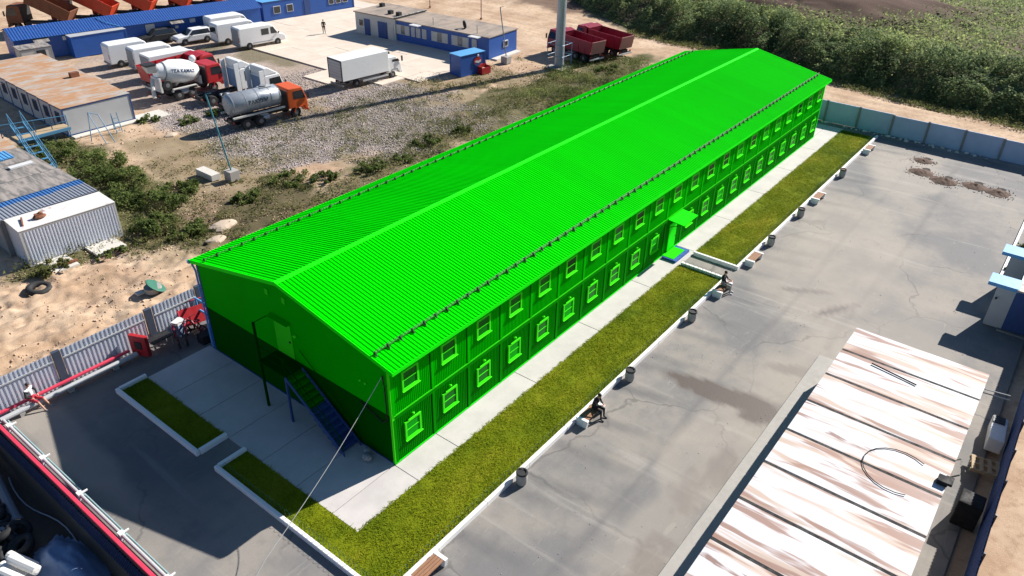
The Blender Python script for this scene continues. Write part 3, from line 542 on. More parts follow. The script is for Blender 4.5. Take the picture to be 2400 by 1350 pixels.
for i in range(NM):
    x = i*MOD
    if i: mkobj('joint', joint, D, (x, 0, 0))
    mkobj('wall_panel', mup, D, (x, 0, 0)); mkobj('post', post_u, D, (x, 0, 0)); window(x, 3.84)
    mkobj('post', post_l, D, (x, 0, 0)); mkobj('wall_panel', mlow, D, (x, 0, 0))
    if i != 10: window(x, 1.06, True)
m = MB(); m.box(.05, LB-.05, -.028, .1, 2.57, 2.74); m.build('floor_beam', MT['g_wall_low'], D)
m = MB(); m.box(.05, LB-.05, -.045, .1, 2.77, 2.83); m.build('floor_rail', MT['g_door'], D)
m = MB(); m.box(.05, LB-.05, -.042, .1, .112, .165); m.build('base_rail', MT['g_trim'], D)
x = 10*MOD
m = MB(); m.box(x+.68, x+1.72, -.075, -.02, .16, 2.2); dd = m.build('door', MT['g_trim'], D, bevel=.015)
m = MB(); m.cyl((x+1.6, -.075, 1.1), (x+1.6, -.14, 1.1), .025, n=6); m.build('handle', MT['dark'], dd)
m = MB(); m.prism([(0, 2.66), (-1.15, 2.56), (-1.15, 2.62), (0, 2.72)], 'x', x+.38, x+2.38); cn = m.build('canopy', MT['g_trim'], D)
m = MB(); [m.tube([(q, -.03, 2.1), (q, -1.0, 2.55)], .02, 6) for q in (x+.5, x+2.26)]; m.build('bracket', MT['g_dark'], cn)
m = MB(); m.box(.4, 1.0, .2, .55, 0, .02); 

E_ = thing('entrance_step', 'low blue and green platform step at the green building entrance', 'step', (24.3, -1.15, .06))
m = MB(); m.box(0, 2.0, 0, 1.02, 0, .16); m.build('frame', MT['blue'], E_); m = MB(); m.box(.12, 1.72, .22, 1.02, .162, .185); m.build('mat', MT['g_door'], E_)

# outside staircase on the gable
S = thing('metal_staircase', 'dark green steel staircase with landing on the shaded gable', 'staircase', (0, 0, .06))
m = MB(); m.box(-1.12, -.1, 5.75, 7.7, 2.66, 2.74); m.build('landing', MT['g_dark'], S)
for yy in (5.8, 7.64):
    m = MB(); m.box(-1.1, -1.0, yy-.05, yy+.05, 0, 2.66 if yy < 6 else 4.9); m.build('post', MT['navy_box' if yy < 6 else 'g_dark'], S)
N = 12; m = MB(); m.box(-1.08, -.14, -.14, .14, 0, .035); me = m.mesh('tread', MT['g_wall_low']); m = MB(); m.box(-1.08, -.14, -.14, .14, -.17, .035); me2 = m.mesh('tread', MT['navy_box'])
for i in range(N): mkobj('tread', me if i < 5 else me2, S, (0, 5.6-i*.28, 2.46-i*.205))
for xx in (-1.1, -.14):
    m = MB(); m.prism([(5.75, 2.52), (5.75, 2.74), (2.1, .2), (2.1, 0)], 'x', xx-.02, xx+.02); m.build('stringer', MT['navy_box'], S)
m = MB(); m.tube([(-1.1, 7.64, 3.7), (-1.1, 5.75, 3.7), (-1.1, 2.2, 1.0), (-1.1, 2.2, .1)], .022, 6); m.tube([(-1.1, 5.75, 3.2), (-1.1, 2.2, .55)], .014, 6); m.tube([(-1.1, 7.64, 3.2), (-1.1, 5.75, 3.2)], .014, 6)
for i in range(5): m.tube([(-1.1, 5.75-i*.85, 2.74-i*.62), (-1.1, 5.75-i*.85, 3.7-i*.62)], .014, 6)
m.tube([(-.14, 5.75, 3.7), (-.14, 2.2, 1.0), (-.14, 2.2, .1)], .018, 6); m.build('handrail', MT['g_dark'], S)
m = MB(); m.slab((-.3, 7.7, 4.82), (-.3, 6.25, 4.82), (-.06, 6.25, 4.87), (-.06, 7.7, 4.87), .03); m.build('canopy', MT['g_gable_up'], S)
m = MB(); m.tube([(-.3, 7.7, 4.84), (-1.05, 7.64, 4.88)], .02, 5); m.build('canopy_stay', MT['g_dark'], S)
m = MB(); m.ball((-.6, 1.2, .2), .22, .28, .18, 9, 6); m.ball((-.35, 1.45, .2), .2, .2, .2, 9, 6); tag(m.build('refuse_bag', MT['grey'], None, (0, 0, .06)), 'small heap of grey refuse bags at the foot of the shaded gable', 'bag')
# supply cable strung to the building corner
m = MB(); P0 = Vector((-.02, .35, 4.9)); P1 = Vector((-7.2, -.6, 1.2)); m.tube([P0.lerp(P1, k/14)-Vector((0, 0, .25*math.sin(math.pi*k/14))) for k in range(15)], .014, 5)
P2 = Vector((-13, -1.6, -1.75)); m.tube([P1.lerp(P2, k/8)-Vector((0, 0, .2*math.sin(math.pi*k/8))) for k in range(9)], .022, 5); tag(m.build('cable', MT['offwhite']), 'pale cable strung from the corner of the green building', 'cable')
m = MB(); m.tube([(-.07, .3, 4.95), (-.07, .22, 4.4), (-.07, .2, 2.6), (-.07, .5, 2.3), (-.07, 1.4, 2.6), (-.07, 1.9, 2.75)], .03, 5); m.build('wiring', MT['black'], D)

# ---------------------------------------------------------------- box container / hut builder
def container(name, label, cat, x, y, rz, L, Wd, H, roof, wall, group=None, ribs=None, frame='grey', wins=(), doors=(), roofribs=None, z=0):
    """local: x 0..L, y 0..Wd. ribs: set of sides with corrugation. wins: (side, pos, width, z0, z1)"""
    T = thing(name, label, cat, (x, y, z), rz, group); m = MB(); m.box(.04, L-.04, .04, Wd-.04, .08, H-.06); m.build('wall', MT[wall], T)
    m = MB()
    for (a, c_) in ((0, 0), (L-.12, 0), (0, Wd-.12), (L-.12, Wd-.12)): m.box(a, a+.12, c_, c_+.12, 0, H-.02)
    m.box(.12, L-.12, .003, .1, 0, .12); m.box(.12, L-.12, Wd-.1, Wd-.003, 0, .12); m.box(.003, .1, .12, Wd-.12, 0, .12); m.box(L-.1, L-.003, .12, Wd-.12, 0, .12)
    m.box(.12, L-.12, .003, .1, H-.14, H-.02); m.box(.12, L-.12, Wd-.1, Wd-.003, H-.14, H-.02); m.box(.003, .1, .12, Wd-.12, H-.14, H-.02); m.box(L-.1, L-.003, .12, Wd-.12, H-.14, H-.02)
    m.build('frame', MT[frame], T)
    m = MB()
    if roofribs: corr(m, (0, -.03, H), (1, 0, 0), (0, Wd+.06, .0), (0, 0, 1), L, roofribs, .05); m.box(0, L, -.03, Wd+.03, H-.015, H-.005)
    else:
        m.box(-.02, L+.02, -.02, Wd+.02, H-.015, H+.02)
        m.add([(0, 0, H+.021), (L, 0, H+.021), (L, Wd, H+.021), (0, Wd, H+.021), (L*.3, Wd/2, H+.05), (L*.7, Wd/2, H+.05)], [(0, 1, 5, 4), (1, 2, 5), (2, 3, 4, 5), (3, 0, 4)])
    m.build('roof', MT[roof], T)
    for sd in (ribs or ''):
        m = MB()
        if sd == 'f': corr(m, (.14, .03, .13), (1, 0, 0), (0, 0, H-.28), (0, -1, 0), L-.28, .19, .035)
        if sd == 'l': corr(m, (.03, Wd-.14, .13), (0, -1, 0), (0, 0, H-.28), (-1, 0, 0), Wd-.28, .19, .035)
        if sd == 'b': corr(m, (L-.14, Wd-.03, .13), (-1, 0, 0), (0, 0, H-.28), (0, 1, 0), L-.28, .19, .035)
        m.build('cladding', MT[wall], T)
    def place(sd, p, w, z0, z1, nm, mts, dep=.05):
        if sd == 'f': bx = (p, p+w, -dep+.03, .05); 
        elif sd == 'b': bx = (p, p+w, Wd-.05, Wd+dep-.03)
        elif sd == 'l': bx = (-dep+.03, .05, p, p+w)
        else: bx = (L-.05, L+dep-.03, p, p+w)
        m = MB(); m.box(*bx, z0, z1); o = m.build(nm, MT[mts[0]], T)
        if len(mts) > 1:
            e = .07; b2 = list(bx)
            if sd in 'fb': b2[0] += e; b2[1] -= e; b2[2] -= .012; b2[3] += .012
            else: b2[2] += e; b2[3] -= e; b2[0] -= .012; b2[1] += .012
            m = MB(); m.box(*b2, z0+e, z1-e); m.build('pane', MT[mts[1]], o)
        return o
    for w in wins: place(w[0], w[1], w[2], w[3], w[4], 'window', w[5] if len(w) > 5 else ('white', 'glass'), .06)
    for d_ in doors:
        o = place(d_[0], d_[1], d_[2], .12, d_[3], 'door', (d_[4],), .05)
    return T
ordn = ['first', 'second', 'third', 'fourth', 'fifth', 'sixth', 'seventh', 'eighth', 'ninth']
# rust streaked container row on the right
for i in range(9):
    x0 = 20.1-2.47*(i+1)+.16
    T = container('white_container', ('white rust streaked container at the open far end of the row' if i == 0 else f'white rust streaked roof, {ordn[i]} container from the far end of the row'), 'container', x0, -19.5, 0, 2.27, 6.1, 2.6, 'roof_rust_white', 'offwhite', 'row of white containers in the yard', frame='white')
    m = MB(); m.box(.3, 2.1, -.02, .03, .15, 2.3)if False else m.box(-.175, -.022, -.01, 6.11, .1, 2.612); m.build('gap_seal', MT['black'], T)
tag(slab(-3, 20.3, -13.45, -11.95, .1, MT['concrete'], None, 'concrete_ledge'), 'narrow concrete ledge along the white container row', None, None, 'structure')
m = MB(); m.tube([(17.3, -14.9, 2.7), (16.9, -17.0, 2.7)], .035, 6); tag(m.build('metal_pole', MT['black']), 'thin black pole lying on the white container roof', 'pole')
m = MB(); m.tube([Vector((10.6, -17.8, 2.68))+Vector((1.3*math.cos(a)*1.0, 1.2*math.sin(a)*1.1, 0)) for a in [k*.3-.6 for k in range(15)]], .02, 5)
tag(m.build('cable_loop', MT['black']), 'black cable lying in a loop on the white container roof', 'cable')
m = MB(); m.box(10.9, 11.35, -19.55, -19.15, 2.64, 2.85); m.box(11.0, 11.5, -19.7, -19.4, 2.66, 2.78); m.tube([(11.3, -19.4, 2.75), (11.9, -19.8, 2.7)], .04, 5); tag(m.build('junction_box', MT['black'], bevel=.02), 'black electrical box at the outer edge of the white roof', 'electrical box')
m = MB(); m.tube([(18.6, -19.55, 2.7), (19.6, -20.6, 2.2)], .03, 5); m.tube([(18.9, -19.5, 2.3), (18.6, -20.6, 2.6)], .03, 5); tag(m.build('aerial_bracket', MT['grey']), 'thin grey bracket arms at the far corner of the white row', 'bracket')
# left rows
T = container('storage_container', 'white topped corrugated container with rust and junk on its roof', 'container', -2.25, 30.1, -3.5, 5.9, 2.35, 2.5, 'roof_white_old', 'sheet_pale', ribs='f', frame='offwhite')
m = MB(); m.tube([(-1.75, 30.6, 2.56), (-1.35, 31.7, 2.62)], .06, 5); tag(m.build('timber_beam', MT['rust']), 'short rusty beam lying on the white container roof at left', 'beam')
m = MB(); m.ball((0, 0, .1), .42, .3, .12, 10, 6); m.box(-.25, .2, -.12, .14, .12, .3); m.ball((.1, 0, .3), .16, .13, .1, 8, 5); tag(m.build('scrap_heap', MT['rust'], None, (-.55, 31.0, 2.55)), 'small heap of rusty scrap on the white container roof', 'scrap')
for i, (y0, w, rf, lab, rb) in enumerate([(32.5, 2.7, 'blue_roof_sheet', 'hut with blue and grey corrugated roof next to the white container', .22), (35.35, 3.0, 'roof_slate', 'hut with weathered grey slate roof beside the bushes', None), (38.45, 3.0, 'roof_slate', 'hut with stained grey roof below the blue steps', None), (41.55, 3.0, 'roof_slate', 'far hut with patched grey roof beside the steel stairs', None), (44.65, 3.4, 'roof_rust', 'hut with brownish roof carrying loose blue sheets', None)]):
    if rf == 'blue_roof_sheet' and rf not in MT:
        t = NT(rf); v = t.co(rnd=False); a = t.noise(.9, 5, v); sepn = t.N('ShaderNodeSeparateXYZ'); t.L(v, sepn.inputs[0]); e = t.math('ADD', t.math('MULTIPLY', a, 1.0), sepn.outputs[1]); MT[rf] = t.out(t.mix(t.rng(e, 2.3, 2.5), (.27, .29, .33), (.05, .17, .42)), .5)
    container('storage_hut', lab, 'hut', -2.4, y0, -1.5, 6.25, w, 2.5, rf, 'grey', 'hut row at the left edge', frame='concrete_dark', roofribs=rb)
m = MB(); m.slab((0, 0, 0), (1.8, 0, 0), (1.8, 1.6, .06), (0, 1.6, .06), .03); corr(m, (0, 0, .05), (1, 0, 0), (0, 1.6, .06), (0, 0, 1), 1.8, .25, .04); o = tag(m.build('roof_sheet', MT['blue_light'], None, (1.0, 42.4, 2.58)), 'loose pale blue corrugated sheet lying on the far hut roof', 'metal sheet')
m = MB(); m.box(0, 1.6, 0, .5, 0, .12); tag(m.build('white_board', MT['white'], None, (1.6, 40.2, 2.56)), 'white board lying on the grey hut roof', 'board')
# steel steps and walkway
S = thing('steel_walkway', 'light blue steel walkway and steps beside the left huts', 'stairs', (0, 0, 0))
m = MB(); m.box(5.8, 10.1, 49.9, 51.1, 1.15, 1.22); m.build('deck', MT['wood_pale'], S); m = MB(); m.box(5.8, 10.1, 49.82, 49.9, .95, 1.2); m.build('beam', MT['steel_blue'], S)
m = MB(); m.box(-.5, .5, -.14, .14, 0, .03); me = m.mesh('tread', MT['steel_blue'])
for i in range(7): mkobj('tread', me, S, (6.1-i*.12, 49.7-i*.9, 2.2-i*.27+0), -.1)
for s in (-.5, .5):
    m = MB(); m.tube([(6.2+s, 50.2, 2.45), (5.2+s, 43.2, .1)], .07, 6); m.build('stringer', MT['steel_blue'], S)
    m = MB(); m.tube([(6.2+s, 50.2, 3.4), (5.2+s, 43.2, 1.1), (5.2+s, 43.2, 0)], .035, 6); m.tube([(6.2+s, 50.2, 2.9), (5.2+s, 43.2, .6)], .025, 6)
    for k in range(6): m.tube([(6.2+s-k*.2, 50.2-k*1.4, 2.45-k*.47), (6.2+s-k*.2, 50.2-k*1.4, 3.4-k*.46)], .03, 6)
    m.build('handrail', MT['steel_blue'], S)
m = MB(); m.tube([(4.0, 51.6, 2.3), (10.0, 49.95, 2.2)], .04, 6); m.tube([(4.0, 51.6, 1.8), (10.0, 49.95, 1.7)], .03, 6)
for k in range(5): m.tube([(5.2+k*1.2, 51.3-k*.33, 0), (5.2+k*1.2, 51.3-k*.33, 2.27)], .04, 6)
m.tube([(5.2, 51.3, 1.2), (6.4, 51, 2.25)], .03, 6); m.build('railing', MT['steel_blue'], S)
# rusty roofed hut, one bay after another
for i in range(8):
    y0 = 50.95+i*2.45
    T = container('site_hut', f'grey hut bay with rust brown flat roof, {ordn[i]} from the near end' if i else 'grey panel hut bay with rusty roof and blank sunlit end wall', 'hut', 10.15+i*.13, y0, -1.5, 6.15, 2.45, 2.5, 'roof_rust', 'grey_light', 'row of rusty roofed hut bays', ribs=None, frame='navy_box', wins=(('l', .75, .8, 1.0, 2.0, ('navy_box', 'glass')),))
    if i == 3:
        m = MB(); m.box(4.5, 5.3, .9, 1.4, 2.56, 3.0); o = m.build('roof_hatch', MT['rust'], T)
m = MB(); m.box(0, .12, 0, 5.4, 0, .06); 
tag(slab(16.4, 19.2, 49.6, 51.8, .04, MT['slab_white'], None, 'concrete_slab'), 'pale concrete slab beside the grey hut end wall', 'slab')
tag(slab(10.3, 16.6, 50.1, 50.85, .06, MT['slab_white'], None, 'concrete_footing'), 'pale broken footing under the grey hut end wall', 'footing')
# long blue building
B = thing('blue_workshop', 'long blue corrugated workshop with sloping blue roof at the back', 'building', (17.8, 78.3, 0), -10.4)
L = 29.5; m = MB(); m.box(0, L, 0, 4.6, 0, 2.45); m.build('wall', MT['blue'], B)
m = MB(); corr(m, (-.2, -.35, 2.42), (1, 0, 0), (0, 2.5, .95), Vector((0, -.355, .935)), L+.4, .3, .03); m.add([(-.2, 2.15, 3.37), (L+.2, 2.15, 3.37), (L+.2, 5.0, 2.6), (-.2, 5.0, 2.6)], [(0, 1, 2, 3)]); m.build('roof', MT['blue_roof'], B)
for xx in (-.02, L): m = MB(); m.prism([(0, 2.44), (2.15, 3.33), (4.6, 2.6), (4.6, 2.44)], 'x', xx, xx+.02); m.build('gable', MT['navy'], B)
for k in range(1, 10): m = MB(); m.box(k*3-.05, k*3+.05, -.03, .0, .1, 2.4); m.build('post', MT['navy_box'], B)
for xx in (2.2, 17.6, 22.6):
    m = MB(); m.box(xx, xx+1.0, -.05, .0, .05, 2.0); d_ = m.build('door', MT['blue'], B); m = MB(); m.slab((xx-.3, -.9, 2.0), (xx+1.3, -.9, 2.0), (xx+1.3, 0, 2.3), (xx-.3, 0, 2.3), .05); m.build('canopy', MT['roof_slate'], B)
    m = MB(); m.box(xx+.35, xx+.75, -.07, -.052, 1.3, 1.6); m.build('sign', MT['white'], d_)
for xx in (5.0, 19.9): m = MB(); m.box(xx, xx+.7, -.1, .0, 1.75, 2.2); m.build('air_unit', MT['white'], B)
m = MB(); m.box(14.4, 15.5, -.06, .0, .9, 2.2); w_ = m.build('window', MT['offwhite'], B)
m = MB(); m.tube([(9.5, 1.9, 3.4), (10.2, .6, 2.95), (11.4, -.3, 2.5)], .05, 5); m.build('cable', MT['blue_light'], B)
SH = container('blue_shed', 'blue shed with pale sloping roof in front of the workshop', 'shed', 22.8, 75.5, -6, 6.3, 1.6, 2.35, 'grey_light', 'blue', frame='blue', wins=(('r', .3, .9, .6, 2.0, ('white', 'glass_pale')),))
container('white_hut', 'white hut end with dark door at the far left', 'hut', 16.6, 74.0, -8, 3.2, 2.3, 2.3, 'roof_slate', 'offwhite', frame='grey', doors=(('f', 1.6, .9, 2.0, 'dark'),))
B = container('blue_office', 'flat roofed blue office with white windows left of the open pad', 'building', 48.3, 74.5, -6.6, 15, 5.5, 2.6, 'blue_light', 'blue', frame='navy_box', wins=(('f', 1.6, 1.1, .9, 1.9), ('f', 3.7, 1.0, .9, 1.9), ('f', 10.6, .9, 1.0, 1.9), ('f', 11.8, .9, 1.0, 1.9), ('f', 13.0, .9, 1.0, 1.9)), doors=(('f', 6.5, .95, 2.1, 'navy_box'),))
# office with brown flat roof: front faces -x
B = thing('office_block', 'long blue and white office block with brown flat roof', 'building', (54.2, 39.2, 0), 3.2)
L = 21.6; m = MB(); m.box(0, 5.8, 0, 14.6, 0, 2.55); m.build('wall', MT['blue'], B); m = MB(); m.box(-.25, 5.8, 14.6, L, 0, 2.7); m.build('wall', MT['offwhite'], B)
m = MB(); m.box(-.15, 5.95, -.1, 14.6, 2.56, 2.66); m.build('roof', MT['roof_brown'], B); m = MB(); m.box(-.45, 5.95, 14.6, L+.1, 2.72, 2.86); m.build('roof', MT['roof_brown'], B)
for (ya, w) in ((1.8, .7), (3.0, 2.6), (6.2, 2.6), (9.6, .7), (10.6, .7), (11.5, .6), (12.4, 2.2)):
    m = MB(); m.box(-.08, .0, ya, ya+w, .95, 2.1); w_ = m.build('window', MT['offwhite'], B)
    if w > 1:
        m = MB(); m.box(-.1, -.081, ya+w*.36, ya+w*.64, 1.0, 2.05); m.build('pane', MT['glass_pale'], w_)
    else: m = MB(); m.box(-.095, -.081, ya+.1, ya+w-.1, 1.05, 2.0); m.build('pane', MT['grey_light'], w_)
for ya in (1.3, 10.5): m = MB(); m.box(-1.0, -.15, ya-.3, ya+1.1, 2.52, 2.62); m.build('canopy', MT['white'], B)
for (ya, w, mt) in ((14.9, .9, 'offwhite'), (16.0, 1.6, 'navy_box'), (19.0, 1.0, 'navy_box')): m = MB(); m.box(-.31, -.255, ya, ya+w, .05, 2.1); m.build('door', MT[mt], B)
m = MB(); m.box(-.31, -.255, 20.1, 21.0, 1.0, 2.0); w_ = m.build('window', MT['white'], B); m = MB(); m.box(-.325, -.312, 20.2, 20.9, 1.1, 1.9); m.build('pane', MT['glass'], w_)
m = MB(); m.box(2.9, 3.8, -.12, .0, .95, 1.7); w_ = m.build('window', MT['white'], B); m = MB(); m.box(3.0, 3.7, -.14, -.121, 1.05, 1.6); m.build('pane', MT['glass'], w_)
m = MB(); m.box(.4, 5.6, -.9, -.05, -.05, .12); m.build('plinth', MT['slab_white'], B)
for (xx, yy) in ((1.0, 16.4), (3.6, 20.3), (.9, 14.9)):
    m = MB(); m.box(xx, xx+.55, yy, yy+.55, 2.86, 3.3); m.build('chimney', MT['dark'], B)
m = MB(); m.tube([(-.4, 14.55, 2.9), (5.9, 14.55, 2.9)], .1, 6); m.build('parapet', MT['dark'], B)
m = MB()
for (yy) in (2.2, 9.0): m.tube([(.6, yy, 2.6), (.6, yy, 3.6), (.9, yy, 3.65)], .04, 6)
m.build('vent_pipe', MT['grey'], B)
def torus(m, c, ax, Rm, rm, n=18, k=8):
    c, ax = Vector(c), Vector(ax).normalized(); u = ax.orthogonal().normalized(); w = ax.cross(u); vs = []
    for i in range(n):
        a = 2*math.pi*i/n; d = u*math.cos(a)+w*math.sin(a)
        for j in range(k): b_ = 2*math.pi*j/k; vs.append(c+d*(Rm+rm*math.cos(b_))+ax*rm*math.sin(b_))
    return m.add(vs, [(i*k+j, ((i+1) % n)*k+j, ((i+1) % n)*k+(j+1) % k, i*k+(j+1) % k) for i in range(n) for j in range(k)])
m = MB(); torus(m, (0, 0, .48), (.8, -.5, .15), .36, .13); tag(m.build('old_tyre', MT['rubber'], None, (55.6, 44.2, 2.66), smooth=True), 'black tyre standing on the brown office roof', 'tyre')
# kiosk with emblem
K = container('blue_kiosk', 'small bright blue kiosk with round emblem at the edge of the pad', 'kiosk', 46.6, 37.0, -8, 3.7, 1.9, 2.3, 'blue_light', 'blue', frame='blue')
m = MB(); m.box(3.70, 3.74, .1, 1.5, .1, 2.1); m.build('side_wall', MT['navy'], K)
m = MB(); m.cyl((2.5, -.01, 1.35), (2.5, -.03, 1.35), .55, n=28); e_ = m.build('emblem', MT['red'], K)
m = MB(); m.prism([(2.5+.56*math.cos(a), 1.35+.56*math.sin(a)) for a in [math.pi+.35+k*(math.pi-.5)/10 for k in range(11)]], 'y', -.031, -.036); m.build('emblem_field', MT['navy_box'], e_)
m = MB(); m.prism([(2.02, 1.35), (2.3, 1.5), (2.6, 1.4), (2.98, 1.52), (2.95, 1.25), (2.6, 1.15), (2.3, 1.25)], 'y', -.037, -.042); m.build('emblem_band', MT['white'], e_)
m = MB(); m.ball((2.55, -.04, 2.0), .16, .04, .14, 8, 5); m.build('badge', MT['white'], K)
F_ = thing('fire_sand_box', 'open red fire sand box in front of the blue kiosk', 'box', (49.0, 35.9, 0), -8)
m = MB(); m.box(0, 1.3, 0, .06, 0, .7); m.box(0, 1.3, .74, .8, 0, .9); m.box(0, .06, .06, .74, 0, .8); m.box(1.24, 1.3, .06, .74, 0, .8); m.box(.06, 1.24, .06, .74, 0, .1); m.build('bin', MT['red'], F_)
m = MB(); m.slab((0, .82, .9), (1.3, .82, .9), (1.3, 1.0, 1.5), (0, 1.0, 1.5), .05); m.build('lid', MT['red'], F_); m = MB(); m.box(.07, 1.23, .07, .73, .1, .55); m.build('sand', MT['wood_pale'], F_)
# guard booth on the right
B = thing('guard_booth', 'blue and white guard booth with light blue awnings at the right edge', 'booth', (29.5, -19.3, 0), 0)
m = MB(); m.box(0, 5.8, -5.5, 0, .15, 2.65); m.build('wall', MT['navy_box'], B); m = MB(); m.box(-.1, 5.9, -5.6, -.02, 2.66, 2.76); m.build('roof', MT['roof_rust_white'], B)
for xx in (.05, 4.55):
    m = MB(); m.box(xx, xx+1.1, 0, .95, .05, 2.55); m.build('porch', MT['grey_light'], B); m = MB(); m.box(xx-.08, xx+1.2, -.1, 1.45, 2.56, 2.78); m.build('awning', MT['blue_light'], B)
m = MB(); m.box(-.05, 0, -2.4, -1.3, 1.0, 2.0); w_ = m.build('window', MT['offwhite'], B); m = MB(); m.box(-.065, -.051, -2.3, -1.4, 1.1, 1.9); m.build('pane', MT['glass'], w_)
m = MB(); m.cyl((.0, .8, 1.9), (-.12, .8, 1.9), .06, n=8); m.build('lamp', MT['dark'], B)
m = MB(); m.box(-.2, 6, -5.6, .2, -.03, .1); m.build('footing', MT['concrete_dark'], B)
K_ = tag(empty('kerb'), 'thin white kerb running past the guard booth awnings', 'kerb'); m = MB(); m.box(0, 3, -.08, .08, -.03, .16); me = m.mesh('kerb_stone', MT['kerb'])
for k in range(8): mkobj('kerb_stone', me, K_, (35.4+k*3.01, -18.22, 0))

# ================================================================ FENCES
W_ = thing('concrete_wall', 'grey concrete panel wall closing the far end of the yard', 'wall', (59.2, 0, 0))
m = MB(); m.box(-.05, .05, -2.92, 0, 0, 2.0); m.box(-.07, -.051, -2.75, -.17, .25, 1.8); wp = m.mesh('wall_panel', MT['concrete_wall'])
m = MB(); m.box(-.12, .12, -.1, .1, 0, 2.06); pm = m.mesh('post', MT['concrete_dark'])
ys = [3.9-3.05*i for i in range(11)]
for i, yy in enumerate(ys):
    dz = -.05*i*.4+random.uniform(-.05, .05); mkobj('wall_panel', wp, W_, (0, yy-.06, dz)); mkobj('post', pm, W_, (0, yy, dz))
m = MB()
for i in range(60):
    q = random.uniform(.06, .3); m.ball((58.7+random.uniform(-.3, .25), 1.8-i*.26+random.uniform(-.2, .2), .05), q, q*random.uniform(.5, .9), q*.4, 6, 4)
tag(m.build('rubble', MT['slab_white']), 'broken concrete rubble along the foot of the far wall', 'rubble', None, 'stuff')
# sheet metal fence on the left
Fc = thing('sheet_fence', 'grey corrugated sheet fence along the sandy track', 'fence', (-9.6, 16.85, 0))
segs = [(0, 3.0, 1.98), (3.45, 7.75, 2.02), (8.25, 10.75, 2.1)]
for (a, c_, h) in segs:
    k = max(1, round((c_-a)/1.1)); w = (c_-a)/k
    for i in range(k):
        m = MB(); corr(m, (0, 0, .02), (1, 0, 0), (0, 0, h), (0, -1, 0), w-.01, .2, .055, .42, .1); m.add([(0, .02, .02), (w-.01, .02, .02), (w-.01, .02, h), (0, .02, h)], [(0, 3, 2, 1)]); m.build('sheet', MT['sheet_pale'], Fc, (a+i*w, 0, 0))
    m = MB(); m.box(a, c_, -.1, -.062, 1.55, 1.62); m.build('rail', MT['grey_light'], Fc)
for a, h in ((3.0, 2.05), (7.78, 2.1), (10.78, 2.15)): m = MB(); m.box(a+.03, a+.4, -.1, .1, 0, h); m.build('post', MT['shaded_return'], Fc)  # stand for return panels of the stepped fence, shade put into their dark colour
G_ = thing('tubular_gate', 'light blue pipe frame between sheet fence and green building', 'frame', (1.0, 15.6, 0), 0)
m = MB(); m.tube([(0, 1.0, 1.6), (0, -1.5, 1.6)], .06, 6); m.tube([(0, 1.0, .9), (0, -1.5, .9)], .06, 6); m.tube([(0, 1.0, 0), (0, 1.0, 1.65)], .06, 6); m.tube([(0, -.3, 1.6), (0, -1.0, .9)], .04, 6); m.tube([(0, -1.5, 0), (0, -1.5, 1.65)], .06, 6); m.build('rail', MT['blue_light'], G_)
# heating pipes and painted beam along the fence
def runbeam(name, label, cat, pts, mat, r=None, wz=None, group=None):
    m = MB()
    if r: m.tube(pts, r, 10)
    else:
        (x0, y0, z0), (x1, y1, z1) = pts; m.box(min(x0, x1)-wz[0], max(x0, x1)+wz[0], min(y0, y1)-wz[1], max(y0, y1)+wz[1], z0-wz[2], z0+wz[2])
    return tag(m.build(name, MT[mat], bevel=0 if r else .02), label, cat, group)
runbeam('painted_beam', 'red painted beam low along the sheet fence', 'beam', ((-9.9, 16.45, .46), (-3.2, 16.45, .46)), 'pinkred', None, (0, .08, .06))
runbeam('heating_pipe', 'grey heating pipe below the red beam at the sheet fence', 'pipe', [(-9.7, 16.12, .3), (-3.0, 16.12, .3)], 'grey_light', .13)
runbeam('painted_beam', 'red painted beam along the left edge of the yard', 'beam', ((-9.95, 16.3, .46), (-9.95, -9, .46)), 'pinkred', None, (.08, 0, .06))
runbeam('heating_pipe', 'pale pipe beside the red beam on the left yard edge', 'pipe', [(-9.62, 16.0, .3), (-9.62, -9, .3)], 'grey_light', .07)
runbeam('water_pipe', 'thin teal pipe beside the red beam on the left yard edge', 'pipe', [(-9.46, 16.0, .2), (-9.46, -9, .2)], 'pipe_teal', .035)
for k in range(7):
    m = MB(); m.box(-.1, .1, -.12, .12, 0, .4); m.box(-.02, .32, -.03, .03, .3, .36); tag(m.build('pipe_support', MT['kerb'], None, (-9.62, 15.4-k*3.3, 0)), f'white pipe bracket on the left yard edge, {ordn[k]} from the fence corner', 'bracket', 'pipe brackets')
for k in range(3): m = MB(); m.box(-.12, .12, -.2, .2, 0, .2); tag(m.build('pipe_support', MT['concrete'], None, (-8.8+k*2.3, 16.2, 0)), f'concrete pipe support below the sheet fence, {ordn[k]} from the corner', 'bracket', 'pipe brackets')
Rw = thing('retaining_fence', 'dark blue sheet retaining fence below the red beam', 'fence', (-10.1, 17, 0))
for k in range(12):
    m = MB(); corr(m, (0, -k*2.2, -1.8), (0, -1, 0), (0, 0, 2.18), (-1, 0, 0), 2.18, .2, .035); m.add([(.02, -k*2.2, -1.8), (.02, -k*2.2-2.18, -1.8), (.02, -k*2.2-2.18, .38), (.02, -k*2.2, .38)], [(0, 1, 2, 3)]); m.build('sheet', MT['navy'], Rw)
